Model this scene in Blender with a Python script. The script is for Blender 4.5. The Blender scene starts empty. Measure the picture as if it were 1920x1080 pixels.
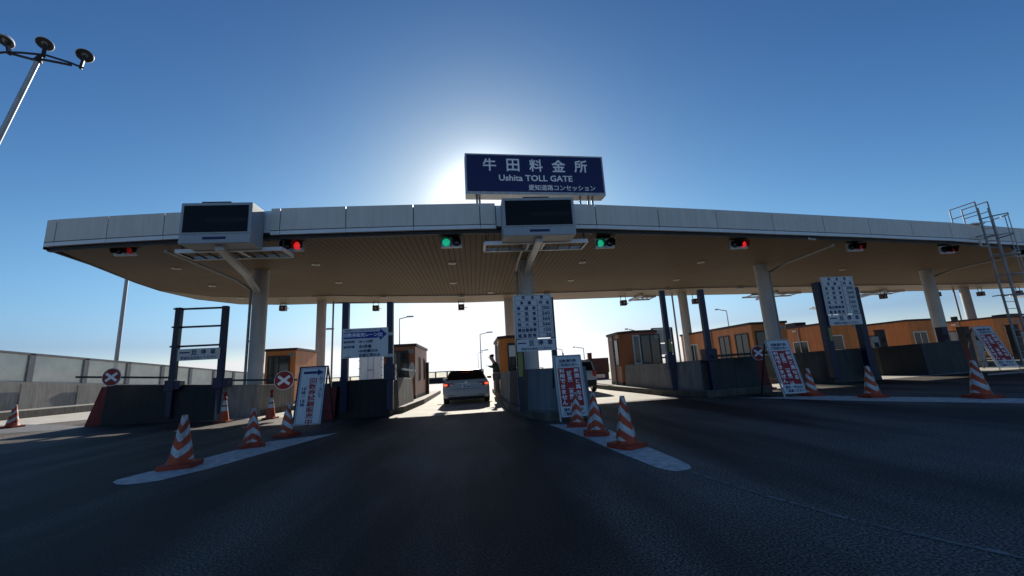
import bpy, bmesh, math, random
from mathutils import Vector, Matrix
R_ = math.radians
random.seed(7)
sc = bpy.context.scene
col = sc.collection

# ------------------------------------------------------------------ camera
CH, CF = 1.25, 769.0                      # eye height (m), focal length in photo pixels (1920 wide)
def _cam():
    f, dh = CF, 152.0
    hh = dh
    for _ in range(20):
        rl = math.asin(220.0 / (f * f / hh)); hh = dh * math.cos(rl)
    p = math.atan(hh / f)
    up = Vector((-math.sin(rl) * math.cos(p), math.cos(rl) * math.cos(p), -math.sin(p)))
    x = (890 - 960) / f
    d = Vector((x, (up.z - x * up.x) / up.y, -1)).normalized()
    return Matrix((d.cross(up), d, up))
RM = _cam()
def ray(px, py): return RM @ Vector(((px - 960) / CF, -(py - 540) / CF, -1.0))
def G(px, py, z=0.0):                     # the point at height z seen at a pixel of the survey
    w = ray(px, py); t = (z - CH) / w.z
    return Vector((w.x * t, w.y * t, z))
def P(px, py, Y):                         # the point at depth Y
    w = ray(px, py); t = Y / w.y
    return Vector((w.x * t, Y, CH + w.z * t))
cd = bpy.data.cameras.new("camera"); cam = bpy.data.objects.new("camera", cd); col.objects.link(cam)
cd.sensor_width = 36.0; cd.lens = 36.0 * CF / 1920.0; cd.clip_start = 0.05; cd.clip_end = 6000
cam.matrix_world = Matrix.Translation((0, 0, CH)) @ RM.to_4x4()
sc.camera = cam

# ------------------------------------------------------------------ light
SUN_EL, SUN_AZ = 23.2, 2.1                # azimuth from +Y towards +X
w = bpy.data.worlds.new("World"); sc.world = w; w.use_nodes = True
nt = w.node_tree; nt.nodes.clear()
sky = nt.nodes.new("ShaderNodeTexSky"); sky.sky_type = 'NISHITA'; sky.sun_disc = False
sky.sun_elevation = R_(SUN_EL); sky.sun_rotation = R_(SUN_AZ)
sky.altitude = 0; sky.air_density = 0.6; sky.dust_density = 0.15; sky.ozone_density = 1
bg = nt.nodes.new("ShaderNodeBackground"); bg.inputs[1].default_value = 0.05
wo = nt.nodes.new("ShaderNodeOutputWorld")
sp = nt.nodes.new("ShaderNodeSeparateColor"); cb = nt.nodes.new("ShaderNodeCombineColor"); nt.links.new(sky.outputs[0], sp.inputs[0])
def wmath(op, a, b=None):
    m = nt.nodes.new("ShaderNodeMath"); m.operation = op
    for i, v in enumerate((a, b)):
        if v is None: continue
        if isinstance(v, (int, float)): m.inputs[i].default_value = v
        else: nt.links.new(v, m.inputs[i])
    return m.outputs[0]
tg = nt.nodes.new("ShaderNodeTexCoord"); sz = nt.nodes.new("ShaderNodeSeparateXYZ"); nt.links.new(tg.outputs["Generated"], sz.inputs[0])
SDIR = (math.sin(R_(SUN_AZ)) * math.cos(R_(SUN_EL)), math.cos(R_(SUN_AZ)) * math.cos(R_(SUN_EL)), math.sin(R_(SUN_EL)))
dt = nt.nodes.new("ShaderNodeVectorMath"); dt.operation = 'DOT_PRODUCT'; dt.inputs[1].default_value = SDIR; nt.links.new(tg.outputs["Generated"], dt.inputs[0])
aur = wmath('ADD', wmath('MULTIPLY', wmath('POWER', wmath('MAXIMUM', dt.outputs["Value"], 0.0), 300.0), 1.8), 0.98)        # bright aureole close round the sun
chan = []
low = wmath('EXPONENT', wmath('MULTIPLY', wmath('MAXIMUM', sz.outputs[2], 0.075), -1 / 0.08))       # 1 at the horizon, 0 overhead: the hazy band
for i, (lk, g_, h_) in enumerate(((2.438, 1.774, -2.5), (2.034, 1.537, -2.6), (1.277, 1.167, -1.6))):   # film response per channel
    v = wmath('POWER', wmath('MULTIPLY', sp.outputs[i], 0.05), g_)
    v = wmath('MULTIPLY', wmath('MULTIPLY', v, math.exp(lk) * 0.5 / 0.05), wmath('EXPONENT', wmath('MULTIPLY', low, h_)))
    v = wmath('MULTIPLY', v, aur)
    chan.append(wmath('MINIMUM', v, (10.4, 10.8, 11.5)[i]))
gg = wmath('MINIMUM', chan[1], wmath('MULTIPLY', chan[2], 0.99)); rr = wmath('MINIMUM', chan[0], wmath('MULTIPLY', gg, 0.985))   # never redder than white
for k_, v in enumerate((rr, gg, chan[2])): nt.links.new(v, cb.inputs[k_])
nt.links.new(cb.outputs[0], bg.inputs[0]); nt.links.new(bg.outputs[0], wo.inputs[0])
sl = bpy.data.lights.new("sun", 'SUN'); sl.energy = 4.0; sl.angle = R_(0.5); sl.color = (1.0, 0.93, 0.82)
so = bpy.data.objects.new("sun", sl); col.objects.link(so)
sd = Vector((math.sin(R_(SUN_AZ)) * math.cos(R_(SUN_EL)), math.cos(R_(SUN_AZ)) * math.cos(R_(SUN_EL)), math.sin(R_(SUN_EL))))
so.rotation_euler = (-sd).to_track_quat('-Z', 'Y').to_euler(); so.location = (0, 0, 60)
sc.view_settings.view_transform = 'Standard'; sc.view_settings.look = 'None'
sc.view_settings.exposure = 1.0; sc.view_settings.gamma = 1.0
sc.render.engine = 'CYCLES'
sc.cycles.use_denoising = True; sc.cycles.max_bounces = 8; sc.cycles.diffuse_bounces = 4

# ------------------------------------------------------------------ materials
def mat(name, c, rough=0.6, var=0.15, scale=3.0, bump=0.0, bscale=60.0, metal=0.0, spec=0.4, emit=None, estr=1.0, trans=0.0, alpha=1.0, dirt=0.0):
    m = bpy.data.materials.new(name); m.use_nodes = True
    n = m.node_tree; b = n.nodes["Principled BSDF"]
    b.inputs["Roughness"].default_value = rough; b.inputs["Metallic"].default_value = metal
    b.inputs["Specular IOR Level"].default_value = spec
    b.inputs["Transmission Weight"].default_value = trans; b.inputs["Alpha"].default_value = alpha
    tc = n.nodes.new("ShaderNodeTexCoord")
    nz = n.nodes.new("ShaderNodeTexNoise"); nz.inputs["Scale"].default_value = scale; nz.inputs["Detail"].default_value = 6
    nz.inputs["Roughness"].default_value = 0.65
    n.links.new(tc.outputs["Object"], nz.inputs["Vector"])
    r = n.nodes.new("ShaderNodeValToRGB"); n.links.new(nz.outputs[0], r.inputs[0])
    r.color_ramp.elements[0].position = 0.3; r.color_ramp.elements[1].position = 0.7
    r.color_ramp.elements[0].color = (*[x * (1 - var) for x in c], 1)
    r.color_ramp.elements[1].color = (*[min(1, x * (1 + var)) for x in c], 1)
    out = r.outputs[0]
    if dirt:                               # rain streaks and stains: noise stretched down the surface
        mp = n.nodes.new("ShaderNodeMapping"); mp.inputs["Scale"].default_value = (5, 5, 0.5)
        n.links.new(tc.outputs["Object"], mp.inputs[0])
        d = n.nodes.new("ShaderNodeTexNoise"); d.inputs["Scale"].default_value = 1.6; d.inputs["Detail"].default_value = 8
        n.links.new(mp.outputs[0], d.inputs["Vector"])
        dr = n.nodes.new("ShaderNodeValToRGB"); n.links.new(d.outputs[0], dr.inputs[0])
        dr.color_ramp.elements[0].position = 0.35; dr.color_ramp.elements[1].position = 0.62
        dr.color_ramp.elements[0].color = (1 - dirt, 1 - dirt * 1.05, 1 - dirt * 1.15, 1); dr.color_ramp.elements[1].color = (1, 1, 1, 1)
        mx = n.nodes.new("ShaderNodeMixRGB"); mx.blend_type = 'MULTIPLY'; mx.inputs[0].default_value = 1
        n.links.new(out, mx.inputs[1]); n.links.new(dr.outputs[0], mx.inputs[2]); out = mx.outputs[0]
    n.links.new(out, b.inputs["Base Color"])
    if bump:
        bn = n.nodes.new("ShaderNodeTexNoise"); bn.inputs["Scale"].default_value = bscale; bn.inputs["Detail"].default_value = 4
        n.links.new(tc.outputs["Object"], bn.inputs["Vector"])
        bp = n.nodes.new("ShaderNodeBump"); bp.inputs["Strength"].default_value = bump; bp.inputs["Distance"].default_value = 0.02
        n.links.new(bn.outputs[0], bp.inputs["Height"]); n.links.new(bp.outputs[0], b.inputs["Normal"])
    if emit:
        b.inputs["Emission Color"].default_value = (*emit, 1); b.inputs["Emission Strength"].default_value = estr
    return m
M = {}
def asphalt():
    m = mat("asphalt", (0.025, 0.0205, 0.016), 0.68, 0.3, 0.6, spec=0.28)
    n = m.node_tree; b = n.nodes["Principled BSDF"]
    tc = [x for x in n.nodes if x.type == 'TEX_COORD'][0]
    base = b.inputs["Base Color"].links[0].from_socket
    v = n.nodes.new("ShaderNodeTexNoise"); v.inputs["Scale"].default_value = 55; v.inputs["Detail"].default_value = 3; v.inputs["Roughness"].default_value = 0.75
    n.links.new(tc.outputs["Object"], v.inputs["Vector"])
    r = n.nodes.new("ShaderNodeValToRGB"); n.links.new(v.outputs[0], r.inputs[0])
    r.color_ramp.elements[0].position = 0.45; r.color_ramp.elements[0].color = (0.22, 0.22, 0.22, 1)
    r.color_ramp.elements[1].position = 0.64; r.color_ramp.elements[1].color = (4.2, 4.2, 4.3, 1)
    mx = n.nodes.new("ShaderNodeMixRGB"); mx.blend_type = 'MULTIPLY'; mx.inputs[0].default_value = 1
    n.links.new(base, mx.inputs[1]); n.links.new(r.outputs[0], mx.inputs[2])
    # worn wheel tracks and patches: bands along and across the plaza
    mp = n.nodes.new("ShaderNodeMapping"); mp.inputs["Scale"].default_value = (0.55, 0.10, 1); mp.inputs["Rotation"].default_value = (0, 0, R_(-38))
    n.links.new(tc.outputs["Object"], mp.inputs[0])
    wv = n.nodes.new("ShaderNodeTexNoise"); wv.inputs["Scale"].default_value = 1.0; wv.inputs["Detail"].default_value = 5
    n.links.new(mp.outputs[0], wv.inputs["Vector"])
    r2 = n.nodes.new("ShaderNodeValToRGB"); n.links.new(wv.outputs[0], r2.inputs[0])
    r2.color_ramp.elements[0].position = 0.42; r2.color_ramp.elements[0].color = (0.5, 0.5, 0.5, 1)
    r2.color_ramp.elements[1].position = 0.60; r2.color_ramp.elements[1].color = (3.3, 3.3, 3.4, 1)
    mx2 = n.nodes.new("ShaderNodeMixRGB"); mx2.blend_type = 'MULTIPLY'; mx2.inputs[0].default_value = 1
    n.links.new(mx.outputs[0], mx2.inputs[1]); n.links.new(r2.outputs[0], mx2.inputs[2])
    n.links.new(mx2.outputs[0], b.inputs["Base Color"])
    bp = n.nodes.new("ShaderNodeBump"); bp.inputs["Strength"].default_value = 0.7; bp.inputs["Distance"].default_value = 0.012
    n.links.new(v.outputs[0], bp.inputs["Height"]); n.links.new(bp.outputs[0], b.inputs["Normal"])
    return m
M['asphalt'] = asphalt()
M['concrete_road'] = mat("concrete_road", (0.42, 0.40, 0.35), 0.85, 0.22, 1.2, bump=0.4, bscale=40, dirt=0.0)
M['far_ground'] = mat("far_ground", (0.36, 0.35, 0.31), 0.9, 0.2, 0.05)
M['kerb_side_shade'] = mat("kerb_side_shade", (0.10, 0.092, 0.08), 0.85, 0.25, 3, bump=0.4, dirt=0.35)  # kerb tone darkened for upright faces, shade put into the colour
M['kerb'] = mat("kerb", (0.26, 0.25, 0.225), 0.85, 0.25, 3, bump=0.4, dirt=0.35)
M['marking'] = mat("marking", (0.70, 0.64, 0.57), 0.6, 0.28, 7, bump=0.3, bscale=70, dirt=0.3)
M['marking_shaded'] = mat("marking_shaded", (0.12, 0.125, 0.13), 0.7, 0.4, 5, bump=0.3, bscale=70)  # marking paint darkened all over, shade put into its colour
M['fascia'] = mat("fascia", (0.66, 0.63, 0.57), 0.45, 0.05, 1.2, dirt=0.09)
M['trim'] = mat("trim", (0.72, 0.74, 0.75), 0.4, 0.05, 2)
M['dark'] = mat("dark", (0.025, 0.025, 0.028), 0.6, 0.3, 4)
M['black'] = mat("black", (0.006, 0.007, 0.009), 0.5, 0.2, 4, spec=0.25)
M['screen'] = mat("screen", (0.004, 0.005, 0.007), 0.35, 0.2, 4, spec=0.15)
M['steel'] = mat("steel", (0.40, 0.41, 0.42), 0.45, 0.15, 5, metal=0.3, dirt=0.15)
M['lamp_face'] = mat("lamp_face", (0.10, 0.10, 0.10), 0.3, 0.25, 9)
M['galv'] = mat("galv", (0.26, 0.27, 0.28), 0.5, 0.2, 8, metal=0.5)
M['column'] = mat("column", (0.42, 0.43, 0.45), 0.6, 0.08, 2, dirt=0.12)
M['display'] = mat("display", (0.36, 0.39, 0.42), 0.5, 0.06, 2, dirt=0.08)
M['blue'] = mat("blue", (0.005, 0.009, 0.042), 0.45, 0.12, 3)
M['navy'] = mat("navy", (0.006, 0.012, 0.085), 0.5, 0.06, 1)
M['text_white'] = mat("text_white", (0.82, 0.83, 0.85), 0.6, 0.03, 3)
M['sign_white'] = mat("sign_white", (0.62, 0.62, 0.62), 0.55, 0.06, 2, dirt=0.08)
M['text_navy'] = mat("text_navy", (0.012, 0.022, 0.10), 0.6, 0.05, 3)
M['text_red'] = mat("text_red", (0.34, 0.02, 0.025), 0.6, 0.05, 3)
M['arrow_blue'] = mat("arrow_blue", (0.01, 0.03, 0.26), 0.6, 0.05, 3)
M['red'] = mat("red", (0.26, 0.018, 0.014), 0.55, 0.15, 3)
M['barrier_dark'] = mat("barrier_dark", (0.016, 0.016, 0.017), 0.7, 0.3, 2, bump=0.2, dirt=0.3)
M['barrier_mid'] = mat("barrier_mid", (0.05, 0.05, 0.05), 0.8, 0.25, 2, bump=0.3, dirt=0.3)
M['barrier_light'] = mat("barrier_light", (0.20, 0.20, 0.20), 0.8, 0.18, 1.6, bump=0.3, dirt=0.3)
M['plinth'] = mat("plinth", (0.15, 0.17, 0.19), 0.7, 0.12, 1.6, dirt=0.2)
M['red_faded'] = mat("red_faded", (0.17, 0.016, 0.012), 0.65, 0.25, 3, dirt=0.4)
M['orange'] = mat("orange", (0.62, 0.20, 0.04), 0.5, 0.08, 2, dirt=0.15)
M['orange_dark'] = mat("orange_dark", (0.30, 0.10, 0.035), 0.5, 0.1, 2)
M['glass_dark'] = mat("glass_dark", (0.012, 0.016, 0.02), 0.12, 0.3, 2, spec=0.5)
M['frame_white'] = mat("frame_white", (0.62, 0.62, 0.6), 0.5, 0.05, 4)
M['paper'] = mat("paper", (0.7, 0.7, 0.66), 0.8, 0.08, 6)
M['cone'] = mat("cone", (0.52, 0.07, 0.02), 0.55, 0.3, 8, dirt=0.5)
M['cone_white'] = mat("cone_white", (0.55, 0.57, 0.58), 0.5, 0.2, 8, dirt=0.45)
M['cone_base'] = mat("cone_base", (0.28, 0.035, 0.015), 0.65, 0.3, 6)
M['carpaint'] = mat("carpaint", (0.42, 0.40, 0.38), 0.3, 0.03, 2, spec=0.5)
M['carglass'] = mat("carglass", (0.006, 0.007, 0.008), 0.08, 0.2, 2, spec=0.4)
M['tyre'] = mat("tyre", (0.012, 0.012, 0.012), 0.85, 0.2, 8)
M['rim'] = mat("rim", (0.4, 0.4, 0.41), 0.3, 0.1, 4, metal=0.8)
M['tail'] = mat("tail", (0.35, 0.01, 0.008), 0.2, 0.1, 4)
M['tail_lit'] = mat("tail_lit", (0.6, 0.02, 0.01), 0.25, 0.1, 4, emit=(1.0, 0.16, 0.06), estr=0.5)
M['plate'] = mat("plate", (0.6, 0.62, 0.62), 0.5, 0.03, 4)
M['truck_white'] = mat("truck_white", (0.62, 0.63, 0.62), 0.45, 0.06, 2, dirt=0.12)
M['red_lit'] = mat("red_lit", (0.5, 0.01, 0.01), 0.3, 0.1, 30, emit=(1.0, 0.03, 0.035), estr=0.30)
M['red_dim'] = mat("red_dim", (0.35, 0.01, 0.01), 0.3, 0.1, 30, emit=(1.0, 0.03, 0.035), estr=0.04)
M['green_lit'] = mat("green_lit", (0.01, 0.4, 0.25), 0.3, 0.1, 30, emit=(0.02, 0.78, 0.42), estr=0.22)
M['lens_off'] = mat("lens_off", (0.02, 0.022, 0.03), 0.25, 0.2, 8, spec=0.5)
M['wall_conc'] = mat("wall_conc", (0.30, 0.28, 0.25), 0.85, 0.12, 0.5, bump=0.3, dirt=0.22)
M['fence_post'] = mat("fence_post", (0.16, 0.16, 0.17), 0.55, 0.15, 3, metal=0.3)
M['skin'] = mat("skin", (0.45, 0.27, 0.19), 0.55, 0.05, 10)
M['hair'] = mat("hair", (0.012, 0.010, 0.009), 0.6, 0.2, 30)
M['jacket'] = mat("jacket", (0.045, 0.05, 0.035), 0.8, 0.2, 10)
M['trousers'] = mat("trousers", (0.16, 0.16, 0.15), 0.8, 0.15, 10)
M['yellow'] = mat("yellow", (0.25, 0.24, 0.06), 0.6, 0.1, 6)
M['cloudmat'] = mat("cloudmat", (0.9, 0.9, 0.9), 1.0, 0.05, 0.02, spec=0.0)
M['brown_dark'] = mat("brown_dark", (0.05, 0.02, 0.02), 0.6, 0.15, 4)

def soffit_mat():
    m = mat("soffit", (0.18, 0.138, 0.095), 0.6, 0.06, 0.7, spec=0.03)
    n = m.node_tree; b = n.nodes["Principled BSDF"]; base = b.inputs["Base Color"].links[0].from_socket
    tc = [x for x in n.nodes if x.type == 'TEX_COORD'][0]
    sx = n.nodes.new("ShaderNodeSeparateXYZ"); n.links.new(tc.outputs["Object"], sx.inputs[0])
    d = n.nodes.new("ShaderNodeMath"); d.operation = 'DIVIDE'; d.inputs[1].default_value = 0.20; n.links.new(sx.outputs[0], d.inputs[0])
    f = n.nodes.new("ShaderNodeMath"); f.operation = 'FRACT'; n.links.new(d.outputs[0], f.inputs[0])
    r = n.nodes.new("ShaderNodeValToRGB"); n.links.new(f.outputs[0], r.inputs[0])   # open joints between the cladding strips
    e = r.color_ramp.elements; e[0].position = 0.0; e[0].color = (0.12, 0.11, 0.1, 1); e[1].position = 0.11; e[1].color = (0.3, 0.29, 0.28, 1)
    e2 = r.color_ramp.elements.new(0.15); e2.color = (1, 1, 1, 1)
    mx = n.nodes.new("ShaderNodeMixRGB"); mx.blend_type = 'MULTIPLY'; mx.inputs[0].default_value = 1
    n.links.new(base, mx.inputs[1]); n.links.new(r.outputs[0], mx.inputs[2]); n.links.new(mx.outputs[0], b.inputs["Base Color"])
    bp = n.nodes.new("ShaderNodeBump"); bp.inputs["Strength"].default_value = 0.6; bp.inputs["Distance"].default_value = 0.02
    n.links.new(r.outputs[0], bp.inputs["Height"]); n.links.new(bp.outputs[0], b.inputs["Normal"])
    return m
M['soffit'] = soffit_mat()
M['soffit_rear_lit'] = mat("soffit_rear_lit", (0.25, 0.19, 0.125), 0.5, 0.06, 0.8, spec=0.12)  # rear band painted lighter, as if lit by ground bounce
M['soffit_plain'] = mat("soffit_plain", (0.080, 0.055, 0.033), 0.55, 0.05, 0.7, spec=0.12)
def frosted():
    m = bpy.data.materials.new("frosted"); m.use_nodes = True; n = m.node_tree; n.nodes.clear()
    o = n.nodes.new("ShaderNodeOutputMaterial"); d = n.nodes.new("ShaderNodeBsdfTranslucent"); t = n.nodes.new("ShaderNodeBsdfTransparent")
    g = n.nodes.new("ShaderNodeBsdfDiffuse"); a = n.nodes.new("ShaderNodeMixShader"); b = n.nodes.new("ShaderNodeMixShader")
    tc = n.nodes.new("ShaderNodeTexCoord"); nz = n.nodes.new("ShaderNodeTexNoise"); nz.inputs["Scale"].default_value = 0.9; nz.inputs["Detail"].default_value = 5
    n.links.new(tc.outputs["Object"], nz.inputs["Vector"])
    r = n.nodes.new("ShaderNodeValToRGB"); n.links.new(nz.outputs[0], r.inputs[0])
    r.color_ramp.elements[0].position = 0.3; r.color_ramp.elements[0].color = (0.46, 0.45, 0.38, 1)
    r.color_ramp.elements[1].position = 0.7; r.color_ramp.elements[1].color = (0.64, 0.62, 0.53, 1)
    n.links.new(r.outputs[0], d.inputs[0]); n.links.new(r.outputs[0], g.inputs[0]); t.inputs[0].default_value = (0.85, 0.87, 0.83, 1)
    a.inputs[0].default_value = 0.4; n.links.new(d.outputs[0], a.inputs[1]); n.links.new(g.outputs[0], a.inputs[2])
    b.inputs[0].default_value = 0.12; n.links.new(a.outputs[0], b.inputs[1]); n.links.new(t.outputs[0], b.inputs[2])
    n.links.new(b.outputs[0], o.inputs[0]); return m
M['frosted'] = frosted()
def clear_glass():
    m = bpy.data.materials.new("clear_glass"); m.use_nodes = True; n = m.node_tree; n.nodes.clear()
    o = n.nodes.new("ShaderNodeOutputMaterial"); t = n.nodes.new("ShaderNodeBsdfTransparent"); g = n.nodes.new("ShaderNodeBsdfGlossy")
    t.inputs[0].default_value = (0.62, 0.68, 0.70, 1); g.inputs["Roughness"].default_value = 0.05
    x = n.nodes.new("ShaderNodeMixShader"); fr = n.nodes.new("ShaderNodeFresnel"); fr.inputs[0].default_value = 1.45
    n.links.new(fr.outputs[0], x.inputs[0]); n.links.new(t.outputs[0], x.inputs[1]); n.links.new(g.outputs[0], x.inputs[2])
    n.links.new(x.outputs[0], o.inputs[0]); return m
M['clear_glass'] = clear_glass()

# ------------------------------------------------------------------ mesh helpers
_tc = {}
def text_mesh(s):
    k = s
    if k not in _tc:
        c = bpy.data.curves.new("t", 'FONT'); c.body = s; c.size = 1.0; c.resolution_u = 2; c.align_x = 'LEFT'
        o = bpy.data.objects.new("t", c); col.objects.link(o)
        dg = bpy.context.evaluated_depsgraph_get(); me = bpy.data.meshes.new_from_object(o.evaluated_get(dg))
        v = [x.co.copy() for x in me.vertices]; f = [tuple(p.vertices) for p in me.polygons]
        bpy.data.objects.remove(o); bpy.data.curves.remove(c); bpy.data.meshes.remove(me)
        _tc[k] = (v, f)
    return _tc[k]
class MB:
    def __init__(s): s.v = []; s.f = []; s.m = []; s.mats = []; s.sm = []
    def mi(s, name):
        if name not in s.mats: s.mats.append(name)
        return s.mats.index(name)
    def add(s, vs, fs, mt, smooth=False):
        o = len(s.v); k = s.mi(mt); s.v += [Vector(x) for x in vs]
        for f in fs: s.f.append(tuple(i + o for i in f)); s.m.append(k); s.sm.append(smooth)
    def box(s, x0, x1, y0, y1, z0, z1, mt, X=None):
        vs = [Vector((x, y, z)) for z in (z0, z1) for y in (y0, y1) for x in (x0, x1)]
        if X is not None: vs = [X @ v for v in vs]
        s.add(vs, [(0, 2, 3, 1), (4, 5, 7, 6), (0, 1, 5, 4), (2, 6, 7, 3), (0, 4, 6, 2), (1, 3, 7, 5)], mt)
    def bar(s, p, q, w, h, mt):
        p, q = Vector(p), Vector(q); d = (q - p)
        X = d.to_track_quat('Z', 'Y').to_matrix().to_4x4(); X.translation = p
        s.box(-w / 2, w / 2, -h / 2, h / 2, 0, d.length, mt, X)
    def tube(s, p, q, r, mt, r2=None, n=10, cap=True):
        p, q = Vector(p), Vector(q); r2 = r if r2 is None else r2; d = q - p
        X = d.to_track_quat('Z', 'Y').to_matrix().to_4x4(); X.translation = p; L = d.length
        vs = []; fs = []
        for k, (z, rr) in enumerate(((0, r), (L, r2))):
            for i in range(n): a = 2 * math.pi * i / n; vs.append(X @ Vector((rr * math.cos(a), rr * math.sin(a), z)))
        s.add(vs, [(i, (i + 1) % n, n + (i + 1) % n, n + i) for i in range(n)], mt, True)
        if cap: s.add(vs, [tuple(range(n - 1, -1, -1)), tuple(range(n, 2 * n))], mt)
    def path(s, pts, r, mt, n=8):
        for a, b in zip(pts[:-1], pts[1:]): s.tube(a, b, r, mt, n=n)
    def lathe(s, prof, mt, X=None, n=20, cap=True):
        vs = []; fs = []
        for (r, z) in prof:
            for i in range(n): a = 2 * math.pi * i / n; v = Vector((r * math.cos(a), r * math.sin(a), z)); vs.append(X @ v if X is not None else v)
        for k in range(len(prof) - 1):
            fs += [(k * n + i, k * n + (i + 1) % n, (k + 1) * n + (i + 1) % n, (k + 1) * n + i) for i in range(n)]
        s.add(vs, fs, mt, True)
        if cap: s.add(vs, [tuple(range(n - 1, -1, -1)), tuple((len(prof) - 1) * n + i for i in range(n))], mt)
    def prism(s, poly, z0, z1, mt, top=None):
        n = len(poly); a = sum(poly[i][0] * poly[(i + 1) % n][1] - poly[(i + 1) % n][0] * poly[i][1] for i in range(n))
        if a < 0: poly = poly[::-1]
        vs = [(p[0], p[1], z0) for p in poly] + [(p[0], p[1], z1) for p in poly]
        s.add(vs, [(i, (i + 1) % n, n + (i + 1) % n, n + i) for i in range(n)] + [tuple(range(n - 1, -1, -1))], mt)
        s.add(vs, [tuple(range(n, 2 * n))], top or mt)
    def frustum(s, bot, top, mt):          # two quads (lists of 4 points)
        s.add(list(bot) + list(top), [(3, 2, 1, 0), (4, 5, 6, 7)] + [(i, (i + 1) % 4, 4 + (i + 1) % 4, 4 + i) for i in range(4)], mt)
    def text(s, t, x, z, h, mt, y=0.0, X=None, align='c', bold=0.012, wmax=None, sx=1.0):
        v, f = text_mesh(t)
        if not v: return
        x0 = min(p.x for p in v); x1 = max(p.x for p in v); y0 = min(p.y for p in v); y1 = max(p.y for p in v)
        k = h / max(1e-6, (y1 - y0)) if h > 0 else -h
        kx = k * sx
        if wmax and (x1 - x0) * kx > wmax: kx = wmax / (x1 - x0)
        ox = {'c': (x0 + x1) / 2, 'l': x0, 'r': x1}[align]; oy = (y0 + y1) / 2
        e = bold * k * 0.9
        for i, (dx, dz) in enumerate(((0, 0), (-e, -e), (e, -e), (-e, e), (e, e)) if bold else ((0, 0),)):
            vs = [Vector((x + dx + (p.x - ox) * kx, y - 0.0003 * i, z + dz + (p.y - oy) * k)) for p in v]
            if X is not None: vs = [X @ q for q in vs]
            s.add(vs, f, mt)
    def quad(s, x0, x1, z0, z1, y, mt, X=None):
        vs = [Vector((x0, y, z0)), Vector((x1, y, z0)), Vector((x1, y, z1)), Vector((x0, y, z1))]
        if X is not None: vs = [X @ q for q in vs]
        s.add(vs, [(0, 1, 2, 3)], mt)
    def poly(s, pts, y, mt, X=None):
        vs = [Vector((p[0], y, p[1])) for p in pts]
        if X is not None: vs = [X @ q for q in vs]
        s.add(vs, [tuple(range(len(vs)))], mt)
    def build(s, name, parent=None, bevel=0.0, loc=None):
        me = bpy.data.meshes.new(name); me.from_pydata([tuple(v) for v in s.v], [], s.f)
        for k in s.mats: me.materials.append(M[k])
        me.polygons.foreach_set('material_index', s.m); me.polygons.foreach_set('use_smooth', s.sm); me.update()
        o = bpy.data.objects.new(name, me); col.objects.link(o)
        if parent is not None: o.parent = parent
        if loc is not None: o.location = loc
        if bevel:
            b = o.modifiers.new("b", 'BEVEL'); b.width = bevel; b.segments = 2; b.limit_method = 'ANGLE'; b.angle_limit = R_(50)
        return o
def tag(o, label, cat, group=None):
    o['label'] = label; o['category'] = cat
    if group: o['group'] = group
    return o
def thing(name, label, cat, loc=(0, 0, 0), rz=0.0, group=None):
    o = bpy.data.objects.new(name, None); col.objects.link(o); o.location = loc; o.rotation_euler = (0, 0, rz); o.empty_display_size = 0.2
    return tag(o, label, cat, group)
def struct(o): o['kind'] = 'structure'; return o
def dup(src, loc, rz, label, group=None, scale=None):
    r = src.copy(); col.objects.link(r); r.location = loc; r.rotation_euler = (0, 0, rz); r['label'] = label
    if group: r['group'] = group
    if scale: r.scale = scale
    for c in list(src.children):
        k = c.copy(); col.objects.link(k); k.parent = r
        for g in list(c.children):
            q = g.copy(); col.objects.link(q); q.parent = k
    return r
def xy(v): return (v[0], v[1])

# ------------------------------------------------------------------ ground
b = MB(); b.add([(-3000, -300, -0.012), (3000, -300, -0.012), (3000, 5000, -0.012), (-3000, 5000, -0.012)], [(0, 1, 2, 3)], 'far_ground')
struct(b.build('ground'))
b = MB(); b.add([(-60, -30, 0), (80, -30, 0), (80, 22, 0), (13, 15.5, 0), (10.5, 14.4, 0), (7, 14.0, 0), (3.2, 13.6, 0), (1, 13.1, 0), (-2.4, 13.1, 0), (-2.6, 15.6, 0), (-9, 16.4, 0), (-14.8, 18, 0), (-15, 27, 0), (-60, 60, 0)], [tuple(range(13))], 'asphalt'); struct(b.build('road'))  # outline drawn along the shadow edge; left part spread to stand in for shade
b = MB(); b.add([(-60, 12.5, -0.004), (80, 12.5, -0.004), (80, 70, -0.004), (-60, 70, -0.004)], [(0, 1, 2, 3)], 'concrete_road'); struct(b.build('toll_lane_pavement'))
def marking(pts, z=0.004, mt='marking', name='road_marking'):
    b = MB(); g = [G(*p) for p in pts]; a = sum(g[i].x * g[(i + 1) % len(g)].y - g[(i + 1) % len(g)].x * g[i].y for i in range(len(g)))
    if a < 0: g = g[::-1]
    b.add([(p.x, p.y, z) for p in g], [tuple(range(len(g)))], mt); return struct(b.build(name))
marking([(211, 905), (219, 900), (287, 883), (373, 862), (438, 845), (506, 828), (634, 812), (506, 847), (388, 880), (300, 901), (262, 907), (237, 909), (220, 909)])
marking([(1030, 796), (1068, 796), (1135, 803), (1207, 835), (1267, 860), (1292, 872), (1297, 878), (1288, 882), (1270, 884), (1255, 883), (1231, 877), (1160, 849), (1095, 820)])
marking([(1400, 746), (1547, 742), (1662, 744), (1805, 746), (1960, 748), (1960, 757), (1740, 754), (1565, 751)])
marking([(-40, 815), (-40, 800), (40, 796), (95, 796), (172, 800), (100, 807), (0, 813)], mt='marking_shaded')
marking([(1852, 701), (1960, 693), (1960, 696), (1852, 704)])
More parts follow.
